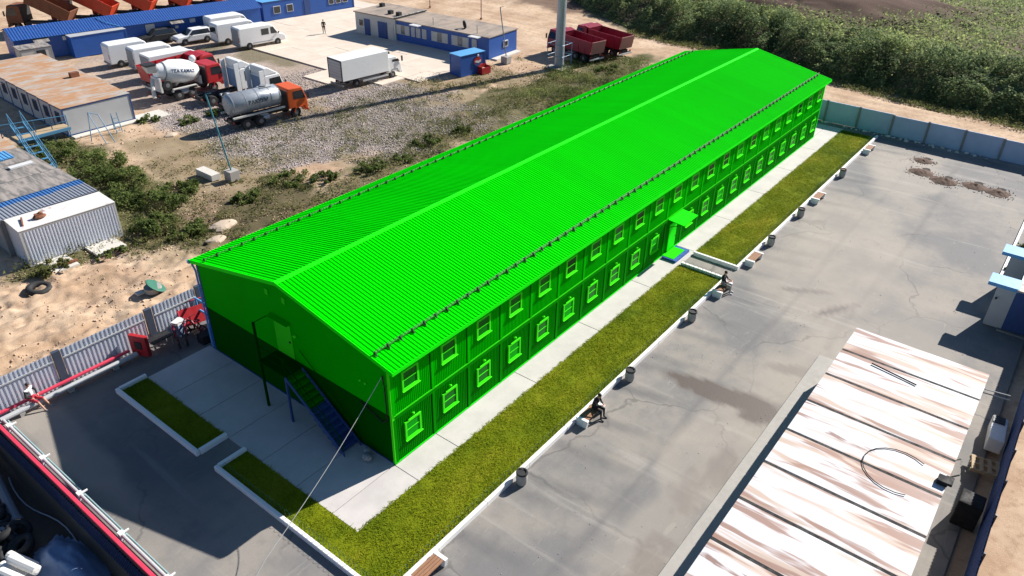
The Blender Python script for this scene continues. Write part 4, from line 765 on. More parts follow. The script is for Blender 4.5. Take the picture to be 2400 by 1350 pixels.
# outside the left edge, lower ground
m = MB(); m.tube([(-10.7, 16.5, -1.2), (-11.2, 13.6, -1.45), (-11.5, 11.6, -1.5)], .2, 10); m.tube([(-11.5, 11.6, -1.5), (-11.55, 11.2, -1.55)], .24, 10); tag(m.build('drain_pipe', MT['grey']), 'fat grey pipe lying below the retaining fence, upper one', 'pipe')
m = MB(); m.tube([(-12.4, 13.4, -1.2), (-12.2, 12.2, -1.4), (-12.1, 10.6, -1.5)], .26, 10); tag(m.build('drain_pipe', MT['grey']), 'fat grey pipe lying below the retaining fence, lower one with collar', 'pipe')
m = MB(); m.tube([Vector((-10.6-.25*math.sin(k*.5), 14.6-k*.55, -1.7+.08*math.sin(k))) for k in range(22)], .035, 5); tag(m.build('hose', MT['grey_light']), 'thin pale hose snaking below the retaining fence', 'hose')
m = MB()
for k in range(22): torus(m, (-12.7+rng.random()*1.0, 12.8-rng.random()*3.2, -1.64+.2*(k % 3)), (rng.normal(), rng.normal(), 2.0), .38, .14, 14, 7)
tag(m.build('tyre_heap', MT['rubber'], smooth=True), 'black heap of scrap tyres below the retaining fence', 'tyre heap', None, 'stuff')
def sheetheap(name, label, cat, mat, x, y, z, rx, ry, h, sd):
    k = 26; u = np.linspace(-1, 1, k); U, V_ = np.meshgrid(u, u, indexing='ij'); rad = np.sqrt(U**2+V_**2)
    H = h*np.clip(1-rad**2, 0, 1)*(.5+1.0*fbm(U*2.2+sd, V_*2.2, 3))+.18*h*np.sin(U*7+V_*3+sd)*np.clip(1-rad, 0, 1); edge = 1+.25*(fbm(U*3+sd+5, V_*3)-.5)
    Vv = np.stack([x+U*rx*edge, y+V_*ry*edge, z+H], -1).reshape(-1, 3); I = np.arange(k*k).reshape(k, k); F = np.stack([I[:-1, :-1], I[1:, :-1], I[1:, 1:], I[:-1, 1:]], -1).reshape(-1, 4)
    F = F[(rad[:-1, :-1].ravel() < 1.02)]; return tag(mkobj(name, npmesh(name, Vv, F, MT[mat], smooth=True)), label, cat)
sheetheap('tarpaulin', 'crumpled grey blue tarpaulin over a heap at the lower left', 'tarpaulin', 'tarp', -11.35, 7.2, -1.75, 1.1, 2.3, .9, 3)
for k, (x, y, z) in enumerate(((-12.35, 8.9, -1.3), (-12.75, 8.6, -1.3), (-12.95, 8.0, -1.0), (-12.45, 8.3, -.95))):
    m = MB(); d = Vector((.35, -1.2, 0)); c = Vector((x, y, z)); m.lathe(c-d*.6, c+d*.6, [(0, .1), (.02, .2), (.5, .21), (.98, .2), (1, .1)], 12); tag(m.build('fabric_roll', MT['fabric'], smooth=False), ['white fabric roll nearest the blue tarpaulin', 'white fabric roll in the middle of the stack at lower left', 'white fabric roll at the very left edge of the stack', 'white fabric roll on top of the stack at lower left'][k], 'roll', 'white fabric rolls')
# right side fence
Rf = thing('dark_fence', 'tall dark sheet fence behind the white container row', 'fence', (30, -21.25, 0))
for k in range(15):
    m = MB(); corr(m, (-k*2.2, 0, 0), (-1, 0, 0), (0, 0, 3.0), (0, 1, 0), 2.18, .2, .03); m.add([(-k*2.2, -.02, 0), (-k*2.2-2.18, -.02, 0), (-k*2.2-2.18, -.02, 3.0), (-k*2.2, -.02, 3.0)], [(0, 1, 2, 3)]); m.build('sheet', MT['navy_box'], Rf)
    m = MB(); m.box(-k*2.2-.04, -k*2.2+.04, -.1, -.025, 0, 2.98); m.build('post', MT['dark'], Rf)
Fr = thing('fridge', 'white refrigerator cabinet lying near the dark fence', 'appliance', (18.75, -20.7, 0), 4)
m = MB(); m.box(-.95, .95, -.33, .33, .1, .85); m.build('body', MT['white_clean'], Fr, bevel=.04); m = MB(); m.box(.35, .9, -.2, .3, .86, .9); m.build('grille', MT['dark'], Fr)
Pl = thing('pallet', 'wooden pallet leaning in the shade by the dark fence', 'pallet', (16.2, -20.7, .1), 10)
for k in range(4): m = MB(); m.box(-.5, .5, -.55+k*.32, -.4+k*.32, .35, .38); m.build('slat', MT['wood_pale'], Pl)
m = MB(); [m.box(q, q+.09, -.55, .6, .2, .345) for q in (-.5, -.05, .41)]; m.build('bearer', MT['wood_pale'], Pl)
m = MB(); m.box(-.45, .45, -.45, .45, 0, 1.3); o = m.build('waste_box', MT['black'], None, (12.6, -20.6, 0), bevel=.05); tag(o, 'black waste box in the shade beside the dark fence', 'waste box')

# ================================================================ STREET FURNITURE
def bench(x, label, y=-5.0):
    T = thing('bench', label, 'bench', (x, y, 0), 0, 'benches along the white kerb')
    for s in (-.72, .72): m = MB(); m.prism([(-.27, 0), (.27, 0), (.33, .44), (-.33, .44)], 'x', s-.09, s+.09); m.build('concrete_end', MT['kerb'], T, bevel=.02)
    for k in range(4): m = MB(); m.box(-.63, .63, -.26+k*.135, -.145+k*.135, .38, .43); m.build('slat', MT['wood'], T)
    return T
bench(8.15, 'bench with the seated person in black nearest the white containers'); bench(23.0, 'bench with the seated person at the entrance walk'); bench(27.9, 'empty bench just beyond the entrance walk'); bench(40.3, 'empty bench in the middle of the far kerb'); bench(53.5, 'empty bench closest to the far concrete wall'); bench(-3.3, 'empty bench at the bottom edge of the yard', -5.05)
def bin_(x, label, fill='dark'):
    T = thing('waste_bin', label, 'bin', (x, -4.98, 0), 0, 'concrete bins along the white kerb')
    m = MB(); m.lathe((0, 0, 0), (0, 0, .62), [(0, .2), (.15, .24), (.5, .26), (.85, .25), (1, .235)], 18); m.build('pot', MT['concrete'], T)
    m = MB(); m.lathe((0, 0, .60), (0, 0, .70), [(0, .262), (.6, .262), (1, .25), (1, .2), (.7, .19)], 18, False); m.build('rim', MT['dark'], T); m = MB(); m.cyl((0, 0, .621), (0, 0, .65), .2, n=14); m.build('liner', MT[fill], T)
bin_(11.9, 'pale bin next beyond the person in black'); bin_(18.95, 'pale bin before the entrance walk'); bin_(30.9, 'pale bin behind the first bench past the entrance'); bin_(36.6, 'pale bin just before the middle far bench'); bin_(46.2, 'bin with orange brown rim beyond the middle far bench', 'rust'); bin_(2.7, 'pale bin nearest the near corner of the lawn')
# soil heaps with holes
for k, (x, y, s) in enumerate(((54.4, -9.4, .8), (51.6, -9.9, 1.0), (50.8, -11.8, 1.1), (51.3, -14.0, 1.0), (51.1, -15.7, 1.0))):
    T = thing('soil_heap', ['small brown earth heap nearest the concrete wall', 'brown earth heap at the left of the front row', 'brown earth heap second in the front row', 'brown earth heap third in the front row', 'brown earth heap at the right end of the front row'][k], 'earth heap', (x, y, 0), 0, 'earth heaps on the yard')
    kk = 22; u = np.linspace(-1, 1, kk); U, V_ = np.meshgrid(u, u, indexing='ij'); rad = np.sqrt(U**2+V_**2)+.35*(fbm(U*2+k*3, V_*2)-.5); H = .26*s*np.clip(1-rad, 0, 1)*(.6+.9*vnoise(U*6+k, V_*6))-.01
    I = np.arange(kk*kk).reshape(kk, kk); F = np.stack([I[:-1, :-1], I[1:, :-1], I[1:, 1:], I[:-1, 1:]], -1).reshape(-1, 4); F = F[(rad[:-1, :-1] < 1).ravel()]
    mkobj('earth', npmesh('earth', np.stack([U*.85*s, V_*1.0*s, H+.012], -1).reshape(-1, 3), F, MT['soil']), T)
    m = MB(); m.lathe((1.0*s, -.15, .012), (1.0*s, -.15, .03), [(0, .32), (1, .25), (1, .24), (.1, .2)], 14); m.build('hole_rim', MT['soil_dark'], T)
    n_ = 90; a = rng.uniform(0, 6.28, n_); q = s*(.6+.8*rng.random(n_)); c_ = np.stack([np.cos(a)*q, np.sin(a)*q], -1)
    mm = MB()
    for (px, py) in c_: h_ = .02+.04*random.random(); mm.ball((px, py, .01), h_, h_, h_*.7, 5, 3)
    mm.build('crumbs', MT['soil'], T)['kind'] = 'stuff'
# posts and mast
def guypole(x, y, top, blk, label, mat='teal', r=.06):
    T = thing('lamp_pole', label, 'pole', (x, y, 0)); m = MB(); m.box(-blk/2, blk/2, -blk/2, blk/2, 0, .8); m.build('concrete_base', MT['concrete'], T, bevel=.03); m = MB(); m.tube([(0, 0, .8), tuple(top)], r, 8); m.build('pole', MT[mat], T)
    m = MB(); m.tube([tuple(top), (top[0]+.3, top[1]-.25, top[2]+.06)], .03, 6); m.build('arm', MT[mat], T); return T
guypole(13.9, 32.2, (-.3, 1.0, 6.7), .85, 'leaning teal pole set in a concrete block beside the sand'); guypole(54.6, 36.9, (-.1, .9, 6.2), .9, 'grey teal pole in a concrete block beside the office end wall', 'grey')
tag(slab(12.6, 13.4, 33.0, 35.2, .5, MT['slab_white'], None, 'concrete_block', .0), 'flat pale concrete block beside the leaning teal pole', 'block')
for (x, y, h, lab) in ((70.2, 53.8, 5, 'thin grey post behind the brown roof, right one'), (70.9, 64.5, 5, 'thin grey post behind the brown roof, left one')): m = MB(); m.tube([(0, 0, 0), (0, 0, h)], .06, 6); m.box(-.12, .12, -.12, .12, 0, .2); tag(m.build('thin_pole', MT['rust'], None, (x, y, 0)), lab, 'post', 'thin posts behind the office')
Ms = thing('steel_mast', 'tall grey steel mast rising out of the picture behind the green roof', 'mast', (57.2, 31.1, 0))
m = MB(); m.lathe((0, 0, 0), (0, 0, 27), [(0, .56), (.35, .5), (.351, .52), (.37, .49), (1, .36)], 20); m.build('shaft', MT['galv'], Ms, smooth=False); m = MB(); m.tube([(-.25, -.55, 0), (-.22, -.5, 27)], .05, 6); m.build('cable_duct', MT['white'], Ms)
m = MB()
for (a, b_) in ((-1, -1), (1, -1), (1, 1), (-1, 1)): m.tube([(a, b_, 0), (a, b_, 2.8)], .045, 6)
for z in (2.8, 1.5): m.tube([(-1, -1, z), (1, -1, z), (1, 1, z), (-1, 1, z), (-1, -1, z)], .035, 6)
m.build('cage', MT['steel_blue'], Ms); m = MB(); m.box(-1.2, 1.2, -1.2, 1.2, 0, .15); m.build('footing', MT['concrete'], Ms)
# sand lot odds and ends
S = thing('climbing_frame', 'thin dark pipe frame standing on the sand before the grey hut', 'frame', (10.9, 47.6, 0))
m = MB(); m.tube([(0, .8, 0), (.2, .5, 2.6), (.5, -.8, 0)], .04, 6); m.tube([(.2, .5, 2.6), (.9, .3, 2.3), (1.2, -.9, 0)], .04, 6); m.build('pipe', MT['steel_blue'], S)
S = thing('step_ladder', 'short blue ladder stand beside the grey hut wall', 'ladder', (13.3, 48.6, 0)); m = MB(); [m.tube([(a, 0, 0), (a+.1, .5, 1.7)], .035, 6) for a in (0, .5)]; [m.tube([(.02+k*.02, .1*k+.05, .35*k+.2), (.52+k*.02, .1*k+.05, .35*k+.2)], .03, 6) for k in range(4)]; m.tube([(.3, 1.0, 0), (.1, .5, 1.7)], .035, 6); m.build('rungs', MT['steel_blue'], S)
tag(slab(-1.9, -.15, 28.1, 30.1, .12, MT['slab_white'], None, 'concrete_slab'), 'white concrete slab with brick scraps before the container', 'slab', 'pale slabs before the container'); tag(slab(1.05, 3.0, 28.15, 29.9, .12, MT['slab_white'], None, 'concrete_slab'), 'clean white concrete slab at the right of the container', 'slab', 'pale slabs before the container')
m = MB(); [m.box(-.25+k*.26, -.02+k*.26, -.12, .12, 0, .1+.03*(k % 2)) for k in range(3)]; tag(m.build('brick_stack', MT['rust'], None, (-.55, 28.55, .12)), 'few red bricks stacked on the white slab', 'bricks')
H_ = thing('well_hatch', 'round green well cover tilted on the sandy track', 'hatch', (1.1, 21.7, 0)); m = MB(); m.cyl((0, 0, 0), (0, 0, .32), .5, n=20); m.build('ring', MT['concrete'], H_); m = MB(); m.lathe((.15, -.1, .30), (.19, -.12, .36), [(0, .62), (.7, .62), (1, .56)], 24); m.build('lid', MT['teal_lid'], H_); m = MB(); m.box(-.9, -.5, .1, .5, 0, .12); m.build('slab_scrap', MT['slab_white'], H_)
m = MB(); torus(m, (0, 0, .16), (.1, -.1, 1), .55, .2); tag(m.build('old_tyre', MT['rubber'], None, (-3.1, 27.1, -.14), smooth=True), 'large old tyre lying flat on the sand by the container', 'tyre')
def boulder(x, y, s, label, mat='sandstone'):
    m = MB(); m.ball((0, 0, .1*s), s, s*.7, s*.32, 16, 9); m.v = [(a*(1+.7*(vnoise(np.array([a*2.5+x]), np.array([b_*2+c_*3]))[0]-.5)), b_*(1+.7*(vnoise(np.array([b_*2.5]), np.array([a*2+c_]))[0]-.5)), c_) for a, b_, c_ in m.v]; tag(m.build('boulder', MT[mat], None, (x, y, -.1)), label, 'rock')
boulder(8.6, 25.9, 1.0, 'flat pale boulder behind the roof corner'); boulder(7.2, 24.5, .7, 'rounded pale boulder peeking over the roof edge'); boulder(16.2, 44.8, .6, 'small grey rock at the edge of the gravel')
# things gathered at the fence beside the gable
T = thing('red_cabinet', 'red panel cabinet standing at the end of the red beam', 'cabinet', (-2.75, 16.1, 0), 25); m = MB(); m.box(-.12, .12, -.5, .5, .1, 1.35); m.build('body', MT['red'], T, bevel=.03); m = MB(); m.box(-.15, -.121, -.2, .2, .55, 1.0); m.build('opening', MT['dark'], T)
T = thing('folding_table', 'dark folding table beside the red cabinet', 'table', (-1.75, 15.95, 0), 5); m = MB(); m.box(-.6, .6, -.35, .35, .72, .76); m.build('top', MT['dark'], T)
for a in (-.55, .5):
    for b_ in (-.3, .28): m = MB(); m.box(a, a+.04, b_, b_+.04, 0, .72); m.build('leg', MT['grey'], T)
def bicycle(x, y, rz, col, label):
    T = thing('bicycle', label, 'bicycle', (x, y, 0), rz, 'bicycles at the sheet fence')
    for a in (-.52, .52):
        m = MB(); torus(m, (a, 0, .36), (0, 1, 0), .31, .05, 18, 6); w = m.build('wheel', MT['rubber'], T); m = MB(); m.cyl((a, -.04, .34), (a, .04, .34), .03, n=6); [m.tube([(a, 0, .34), (a+.3*math.cos(k*.785), 0, .34+.3*math.sin(k*.785))], .006, 3) for k in range(8)]; m.build('rim', MT['rim'], w)
    m = MB(); m.tube([(-.52, 0, .34), (-.05, 0, .32), (.4, 0, .78), (-.18, 0, .78), (-.05, 0, .32)], .045, 6); m.tube([(-.52, 0, .34), (-.18, 0, .78), (-.22, 0, .92)], .04, 6); m.tube([(.52, 0, .34), (.38, 0, .95)], .04, 6); m.build('frame', MT[col], T)
    m = MB(); m.tube([(.3, -.28, 1.0), (.4, 0, .97), (.3, .28, 1.0)], .016, 6); m.build('handlebar', MT['dark'], T); m = MB(); m.ball((-.24, 0, .95), .14, .08, .04, 8, 4); m.build('saddle', MT['dark'], T)
bicycle(-.95, 15.75, 70, 'dark_red', 'dark red bicycle nearest the folding table'); bicycle(-.45, 15.6, 60, 'pinkred', 'bright red bicycle in the middle of the group'); bicycle(.3, 15.75, 100, 'dark_red', 'red bicycle closest to the green gable')
T = thing('hand_cart', 'red framed hand cart tipped against the sheet fence', 'cart', (.55, 16.35, 0), -15)
m = MB(); m.slab((-.7, -.2, .35), (.7, -.2, .35), (.7, .35, 1.15), (-.7, .35, 1.15), .05); m.build('tray', MT['red'], T); m = MB(); [m.tube([(q, -.25, .3), (q, .5, 1.45)], .035, 6) for q in (-.7, .7)]; m.tube([(-.7, .5, 1.45), (.7, .5, 1.45)], .035, 6); m.build('frame', MT['pinkred'], T)
for q in (-.8, .8): m = MB(); torus(m, (q, -.2, .22), (1, 0, 0), .17, .05, 14, 6); m.build('wheel', MT['rubber'], T)
T = thing('parcel_box', 'white and blue box among the bicycles at the fence', 'box', (-.35, 16.4, 0), 20); m = MB(); m.box(-.3, .3, -.22, .22, 0, .75); m.build('body', MT['tarp'], T); m = MB(); m.box(-.31, .31, -.23, .23, .751, .9); m.build('lid', MT['white'], T)
m = MB(); [m.slab((-.5, k*.2-.3, .06+.04*k), (.6, k*.2-.25, .06+.04*k), (.6, k*.2-.1, .07+.04*k), (-.5, k*.2-.14, .07+.04*k), .03) for k in range(4)]; tag(m.build('plank_pile', MT['wood_pale'], None, (.45, 15.4, 0)), 'pile of pale planks at the corner of the green gable', 'planks')
m = MB(); m.box(-.55, .55, -.3, .3, 0, .5); o = m.build('crate', MT['cloth_black'], None, (.35, 14.75, 0), bevel=.03); tag(o, 'black crate before the bicycles', 'crate')
# plants and rocks behind the right kerb
bush(37.5, -19.3, 1.4, 1.0, .9, 'dark bush between the booth awnings and the white kerb', n=1200, grp='shrubs by the guard booth'); bush(41.0, -19.4, 1.6, 1.0, .8, 'dark low bush right of the white kerb at the frame edge', n=1200, grp='shrubs by the guard booth')
boulder(33.2, -18.9, .5, 'brown rock under the guard booth awning', 'soil')

# ================================================================ VEHICLES  (local: x forward, y left, z up)
def wheel_meshes(r, w):
    m = MB(); m.lathe((0, -w/2, 0), (0, w/2, 0), [(0, r*.45), (.02, r*.93), (.15, r), (.85, r), (.98, r*.93), (1, r*.45)], 20); a = m.mesh('wheel', MT['rubber'])
    m = MB(); m.lathe((0, -w/2-.012, 0), (0, w/2+.012, 0), [(0, r*.15), (.02, r*.42), (.08, r*.46), (.5, r*.3), (.92, r*.46), (.98, r*.42), (1, r*.15)], 16); return a, m.mesh('rim', MT['rim'])
WH = {k: wheel_meshes(*v) for k, v in dict(truck=(.5, .3), dual=(.5, .52), van=(.35, .24), car=(.35, .24), light=(.4, .28)).items()}
def wheel(T, kind, x, y):
    r = {'truck': .5, 'dual': .5, 'van': .35, 'car': .35, 'light': .4}[kind]; w = mkobj('wheel', WH[kind][0], T, (x, y, r)); mkobj('rim', WH[kind][1], w)
def on_seg(m, p0, p1, y0, y1, t0, t1, off=.012):
    """panel on a profile segment (x,z) p0->p1 spanning y0..y1"""
    dx, dz = p1[0]-p0[0], p1[1]-p0[1]; L = math.hypot(dx, dz); nx_, nz_ = dz/L*off, -dx/L*off
    a = (p0[0]+dx*t0+nx_, p0[1]+dz*t0+nz_); b_ = (p0[0]+dx*t1+nx_, p0[1]+dz*t1+nz_)
    return m.slab((a[0], y0, a[1]), (a[0], y1, a[1]), (b_[0], y1, b_[1]), (b_[0], y0, b_[1]), -.015)
def cab(T, x0, col, prof=None, w=2.3, roofz=2.75, deflector=False, length=2.0):
    L = length; pr = prof or [(0, .95), (0, roofz-.12), (.15, roofz), (L-.45, roofz), (L-.02, 1.75), (L+.03, 1.2), (L+.03, .62), (L-.25, .55), (L-.35, .95)]
    pr = [(x0+a, b_) for a, b_ in pr]; m = MB(); m.prism(pr, 'y', -w/2, w/2); C = m.build('cab', MT[col], T, bevel=.07)
    m = MB(); p0, p1 = pr[4], pr[3]; dx, dz = p1[0]-p0[0], p1[1]-p0[1]; nrm = Vector((-dz, 0, dx)).normalized()*-.01; nrm = Vector((abs(nrm.x), 0, abs(nrm.z)))
    def P_(t, y): return Vector((p0[0]+dx*t, y, p0[1]+dz*t))+nrm
    m.slab(P_(.06, -w/2+.13), P_(.06, w/2-.13), P_(.9, w/2-.2), P_(.9, -w/2+.2), .012); m.build('windscreen', MT['glass'], C)
    for s in (-1, 1):
        yy = s*(w/2+.008); m = MB(); m.prism([(x0+.55, 1.78), (x0+L-.18, 1.72), (x0+L-.42, roofz-.28), (x0+.55, roofz-.28)], 'y', yy-.006, yy+.006); m.build('side_window', MT['glass'], C)
        m = MB(); m.box(x0+L-.02, x0+L+.12, s*(w/2+.12)-.06, s*(w/2+.12)+.06, 1.7, 2.25); m.tube([(x0+L-.1, s*w/2, 2.2), (x0+L+.05, s*(w/2+.12), 2.2)], .02, 5); m.build('mirror', MT['dark'], C)
        m = MB(); m.box(x0+L+.03, x0+L+.06, s*.75-.17, s*.75+.17, .72, .92); m.build('headlight', MT['lens'], C)
        m = MB(); m.prism([(x0+L-1.55, .55), (x0+L-1.3, 1.0), (x0+L-.55, 1.02), (x0+L-.35, .6), (x0+L-.45, .6), (x0+L-.6, .94), (x0+L-1.25, .93), (x0+L-1.42, .55)], 'y', s*w/2-.25 if s > 0 else -w/2-.03, s*w/2+.03 if s > 0 else -w/2+.25); m.build('mudguard', MT[col if col != 'white_clean' else 'grey'], C)
    m = MB(); m.box(x0+L+.0, x0+L+.1, -w/2+.05, w/2-.05, .42, .68); m.build('bumper', MT['grey' if col.startswith('white') else col], C, bevel=.02)
    m = MB(); m.box(x0+L+.031, x0+L+.045, -w/2+.35, w/2-.35, 1.0, 1.5); m.build('grille', MT['dark'], C)
    m = MB(); m.box(x0-.012, x0-.003, -w/2+.1, w/2-.1, 1.0, roofz-.2); m.build('rear_panel', MT['chassis' if not deflector else 'tarp'], C)
    if deflector:
        m = MB(); m.prism([(x0+.02, roofz), (x0+.02, roofz+.75), (x0+.5, roofz+.78), (x0+L-.5, roofz+.05)], 'y', -w/2+.05, w/2-.05); m.build('wind_deflector', MT[col], C, bevel=.08)
        for s in (-1, 1): m = MB(); m.box(x0-.5, x0-.02, s*(w/2-.02)-.03, s*(w/2-.02)+.03, .75, roofz+.6); m.build('side_fairing', MT[col], C, bevel=.02)
    return C
def chassis(T, x0, x1, axles, wf, w=2.3):
    m = MB(); [m.box(x0, x1, s*.42-.05, s*.42+.05, .7, .98) for s in (-1, 1)]; [m.box(x, x+.12, -.4, .4, .75, .93) for x in np.linspace(x0+.05, x1-.2, 5)]; m.box(x0, x0+.1, -1.1, 1.1, .55, .7); m.build('chassis', MT['chassis'], T)
    for x in axles:
        m = MB(); m.cyl((x, -.8, .5), (x, .8, .5), .09, n=8); m.build('axle', MT['chassis'], T)
        for s in (-1, 1): wheel(T, 'dual', x, s*(w/2-.28))
    for s in (-1, 1): wheel(T, 'truck', wf, s*(w/2-.17))
    m = MB(); m.lathe(((x0+x1)/2-.5, -.85, .72), ((x0+x1)/2+.6, -.85, .72), [(0, .2), (.04, .28), (.96, .28), (1, .2)], 14); m.build('fuel_tank', MT['galv'], T)
    for s in (-1, 1): m = MB(); m.box(x0-.02, x0+.0, s*.9-.15, s*.9+.15, .75, .88); m.build('tail_light', MT['lens_red'], T)
def lettering(txt, size, parent, mat, f, name='lettering'):
    cu = bpy.data.curves.new('t', 'FONT'); cu.body = txt; cu.size = size; cu.offset = size*.022; cu.align_x = 'CENTER'; cu.align_y = 'CENTER'; ob = bpy.data.objects.new('t', cu); COL.objects.link(ob)
    dg = bpy.context.evaluated_depsgraph_get(); me = bpy.data.meshes.new_from_object(ob.evaluated_get(dg)); bpy.data.objects.remove(ob)
    for v_ in me.vertices: v_.co = f(v_.co.x, v_.co.y)
    me.materials.clear(); me.materials.append(mat); me.name = name; return mkobj(name, me, parent)
# tanker
T = thing('tanker_truck', 'orange cab tanker truck with grey ribbed tank on the gravel', 'truck', (20.3, 41.9, 0), -6.5)
chassis(T, .1, 5.9, (1.3, 2.65), 6.35); C = cab(T, 5.6, 'orange', w=2.4, roofz=2.8)
m = MB(); m.lathe((.05, 0, 2.22), (5.25, 0, 2.22), [(0, .55), (.02, .85), (.05, .98), (.95, .98), (.98, .85), (1, .55)], 28); TK = m.build('tank', MT['tank'], T, smooth=False)
for p in TK.data.polygons: p.use_smooth = len(p.vertices) == 4
for x in (.35, 1.6, 2.85, 4.1, 5.0): m = MB(); m.lathe((x-.025, 0, 2.22), (x+.025, 0, 2.22), [(0, .985), (.01, 1.0), (.99, 1.0), (1, .985)], 28); m.build('hoop', MT['grey'], TK)
m = MB(); m.cyl((3.9, 0, 3.17), (3.9, 0, 3.34), .3, n=14); m.build('manhole', MT['grey'], TK); m = MB(); m.box(3.4, 4.6, -.35, .35, 3.19, 3.22); m.build('walkway', MT['grey_light'], TK)
m = MB(); m.box(0, 5.2, -1.2, -1.02, 1.22, 1.36); m.build('side_rail', MT['offwhite'], T); m = MB(); m.box(0, 5.2, 1.02, 1.2, 1.22, 1.36); m.build('side_rail', MT['offwhite'], T)
def fc(cx, r, z0, a0): return lambda x, y: Vector((cx+x, -r*math.cos(a0+y/r), z0+r*math.sin(a0+y/r)))
lettering('ВАКУУМ', .48, TK, MT['dark'], fc(2.75, .992, 2.22, .1))
# mixer
T = thing('mixer_truck', 'white drum concrete mixer truck with red cab beside the white tractors', 'truck', (20.0, 54.0, 0), -2)
chassis(T, .2, 5.6, (2.2, 3.6), 6.0); C = cab(T, 5.4, 'red', w=2.4, roofz=2.8)
m = MB(); p0, p1 = Vector((.75, 0, 2.95)), Vector((5.1, 0, 2.15)); m.lathe(p0, p1, [(0, .55), (.03, .62), (.35, 1.12), (.62, 1.16), (.8, 1.02), (.97, .7), (1, .45)], 26); DR = m.build('drum', MT['white_clean'], T)
for p in DR.data.polygons: p.use_smooth = len(p.vertices) == 4
m = MB(); q0 = p0.lerp(p1, .17); m.lathe(q0-(p1-p0)*.01, q0+(p1-p0)*.01, [(0, .88), (1, .90)], 26); m.build('drum_ring', MT['grey'], DR)
m = MB(); m.frustum(.05, .7, -.3, .3, 2.9, -.25, .75, -.5, .5, 3.6); m.build('hopper', MT['offwhite'], T); m = MB(); m.box(-.28, .78, -.52, .52, 3.6, 3.78); m.build('hopper_rim', MT['dark'], T)
m = MB(); m.tube([(.3, -.1, 2.3), (-.1, -.6, 1.5), (-.3, -1.0, .75)], .2, 8); m.build('chute', MT['offwhite'], T); m = MB(); m.box(.6, .8, -.8, .8, .98, 2.4); m.build('pedestal', MT['white'], T); m = MB(); m.box(4.9, 5.1, -.6, .6, .98, 1.8); m.build('pedestal', MT['white'], T)
for s in (-1, 1): m = MB(); m.prism([(1.5, .95), (1.65, 1.22), (4.15, 1.22), (4.3, .95), (4.2, .95), (4.1, 1.15), (1.7, 1.15), (1.6, .95)], 'y', s*1.12-.15, s*1.12+.15); m.build('mudguard', MT['offwhite'], T)
m = MB(); m.lathe((4.7, -.2, 3.35), (5.1, .5, 3.35), [(0, .2), (.1, .32), (.9, .32), (1, .2)], 14); m.build('water_tank', MT['white_clean'], T); sp = mkobj('spare_wheel', WH['truck'][0], T, (1.1, -1.2, 1.75)); mkobj('rim', WH['truck'][1], sp)
ax_ = (p1-p0).normalized(); cz = p0.lerp(p1, .56); up_ = Vector((0, 0, 1)); up_ = (up_-ax_*up_.dot(ax_)).normalized()
rp = lambda x: float(np.interp(.53+x/(p1-p0).length, [0, .03, .35, .62, .8, .97, 1], [.55, .62, 1.12, 1.16, 1.02, .7, .45]))+.02
cz = p0.lerp(p1, .53)
lettering('TZA KAMAZ', .44, DR, MT['navy'], lambda x, y: cz+ax_*x+(Vector((0, -1, 0))*math.cos(.2+y/1.1)+up_*math.sin(.2+y/1.1))*rp(x))
# tractors
for (x, y, lab) in ((23.6, 45.9, 'white road tractor cab right behind the tanker truck'), (23.5, 49.8, 'white road tractor cab between the mixer and another white tractor')):
    T = thing('road_tractor', lab, 'truck', (x, y, 0), -3, 'white road tractors'); chassis(T, -1.2, 3.6, (-.2, 1.1), 4.1); cab(T, 3.0, 'white_clean', w=2.45, roofz=3.0, deflector=True, length=2.15)
    m = MB(); m.cyl((.4, 0, 1.0), (.4, 0, 1.15), .5, n=16); m.build('fifth_wheel', MT['chassis'], T)
# dump trucks
def dump(T, col, inner='rust', cabcol=None, tilt=0):
    chassis(T, .1, 5.6, (1.2, 2.6), 6.3); cab(T, 5.5, cabcol or col, w=2.4, roofz=2.85); Lb, w, z0, z1 = 5.1, 1.22, 1.15, 2.75
    m = MB(); m.frustum(.25, Lb, -w+.1, w-.1, z0, .05, Lb, -w+.1, w-.1, z0+.1); B_ = m.build('bed', MT[inner], T)
    for s in (-1, 1):
        m = MB(); m.slab((.1, s*(w-.08), z0), (Lb, s*(w-.08), z0), (Lb+.1, s*w, z1), (-.15, s*w, z1-.15), .06*-s); m.build('side_panel', MT[col], B_)
        for k in range(4): m = MB(); m.box(.9+k*1.1, 1.0+k*1.1, min(s*(w-.06), s*(w+.05)), max(s*(w-.06), s*(w+.05)), z0, z1-.1); m.build('rib', MT[col], B_)
    m = MB(); m.slab((.1, w-.14, z0), (.1, -w+.14, z0), (-.15, -w+.1, z1-.15), (-.15, w-.1, z1-.15), .07); Tg = m.build('tailgate', MT['sunlit_dusty_red' if col == 'dark_red' else col], B_)
    m = MB(); [m.slab((.08-.24*t-.02, w-.3, z0+1.4*t), (.08-.24*t-.02, -w+.3, z0+1.4*t), (.08-.24*(t+.07)-.02, -w+.3, z0+1.4*(t+.07)), (.08-.24*(t+.07)-.02, w-.3, z0+1.4*(t+.07)), -.05) for t in (.1, .5, .88)]; m.build('rib', MT['sunlit_dusty_red' if col == 'dark_red' else col], Tg)
    m = MB(); m.box(Lb, Lb+.08, -w, w, z0, z1); m.build('front_board', MT[col], B_); m = MB(); m.slab((Lb, -w, z1), (Lb+.9, -w, z1+.18), (Lb+.9, w, z1+.18), (Lb, w, z1), .06); m.build('cab_guard', MT[col], B_)
    if tilt:
        B_.rotation_euler = (0, -R(tilt), 0); pv_ = Vector((.2, 0, z0)); B_.location = pv_-Matrix.Rotation(-R(tilt), 3, 'Y')@pv_
    m = MB(); m.box(.0, .08, -1.15, 1.15, .45, .6); m.build('underrun_bar', MT['white'], T)
T = thing('dump_truck', 'red dump truck directly behind the tall steel mast', 'truck', (61.6, 28.7, 0), 78, 'red dump trucks on the dirt road'); dump(T, 'dark_red')
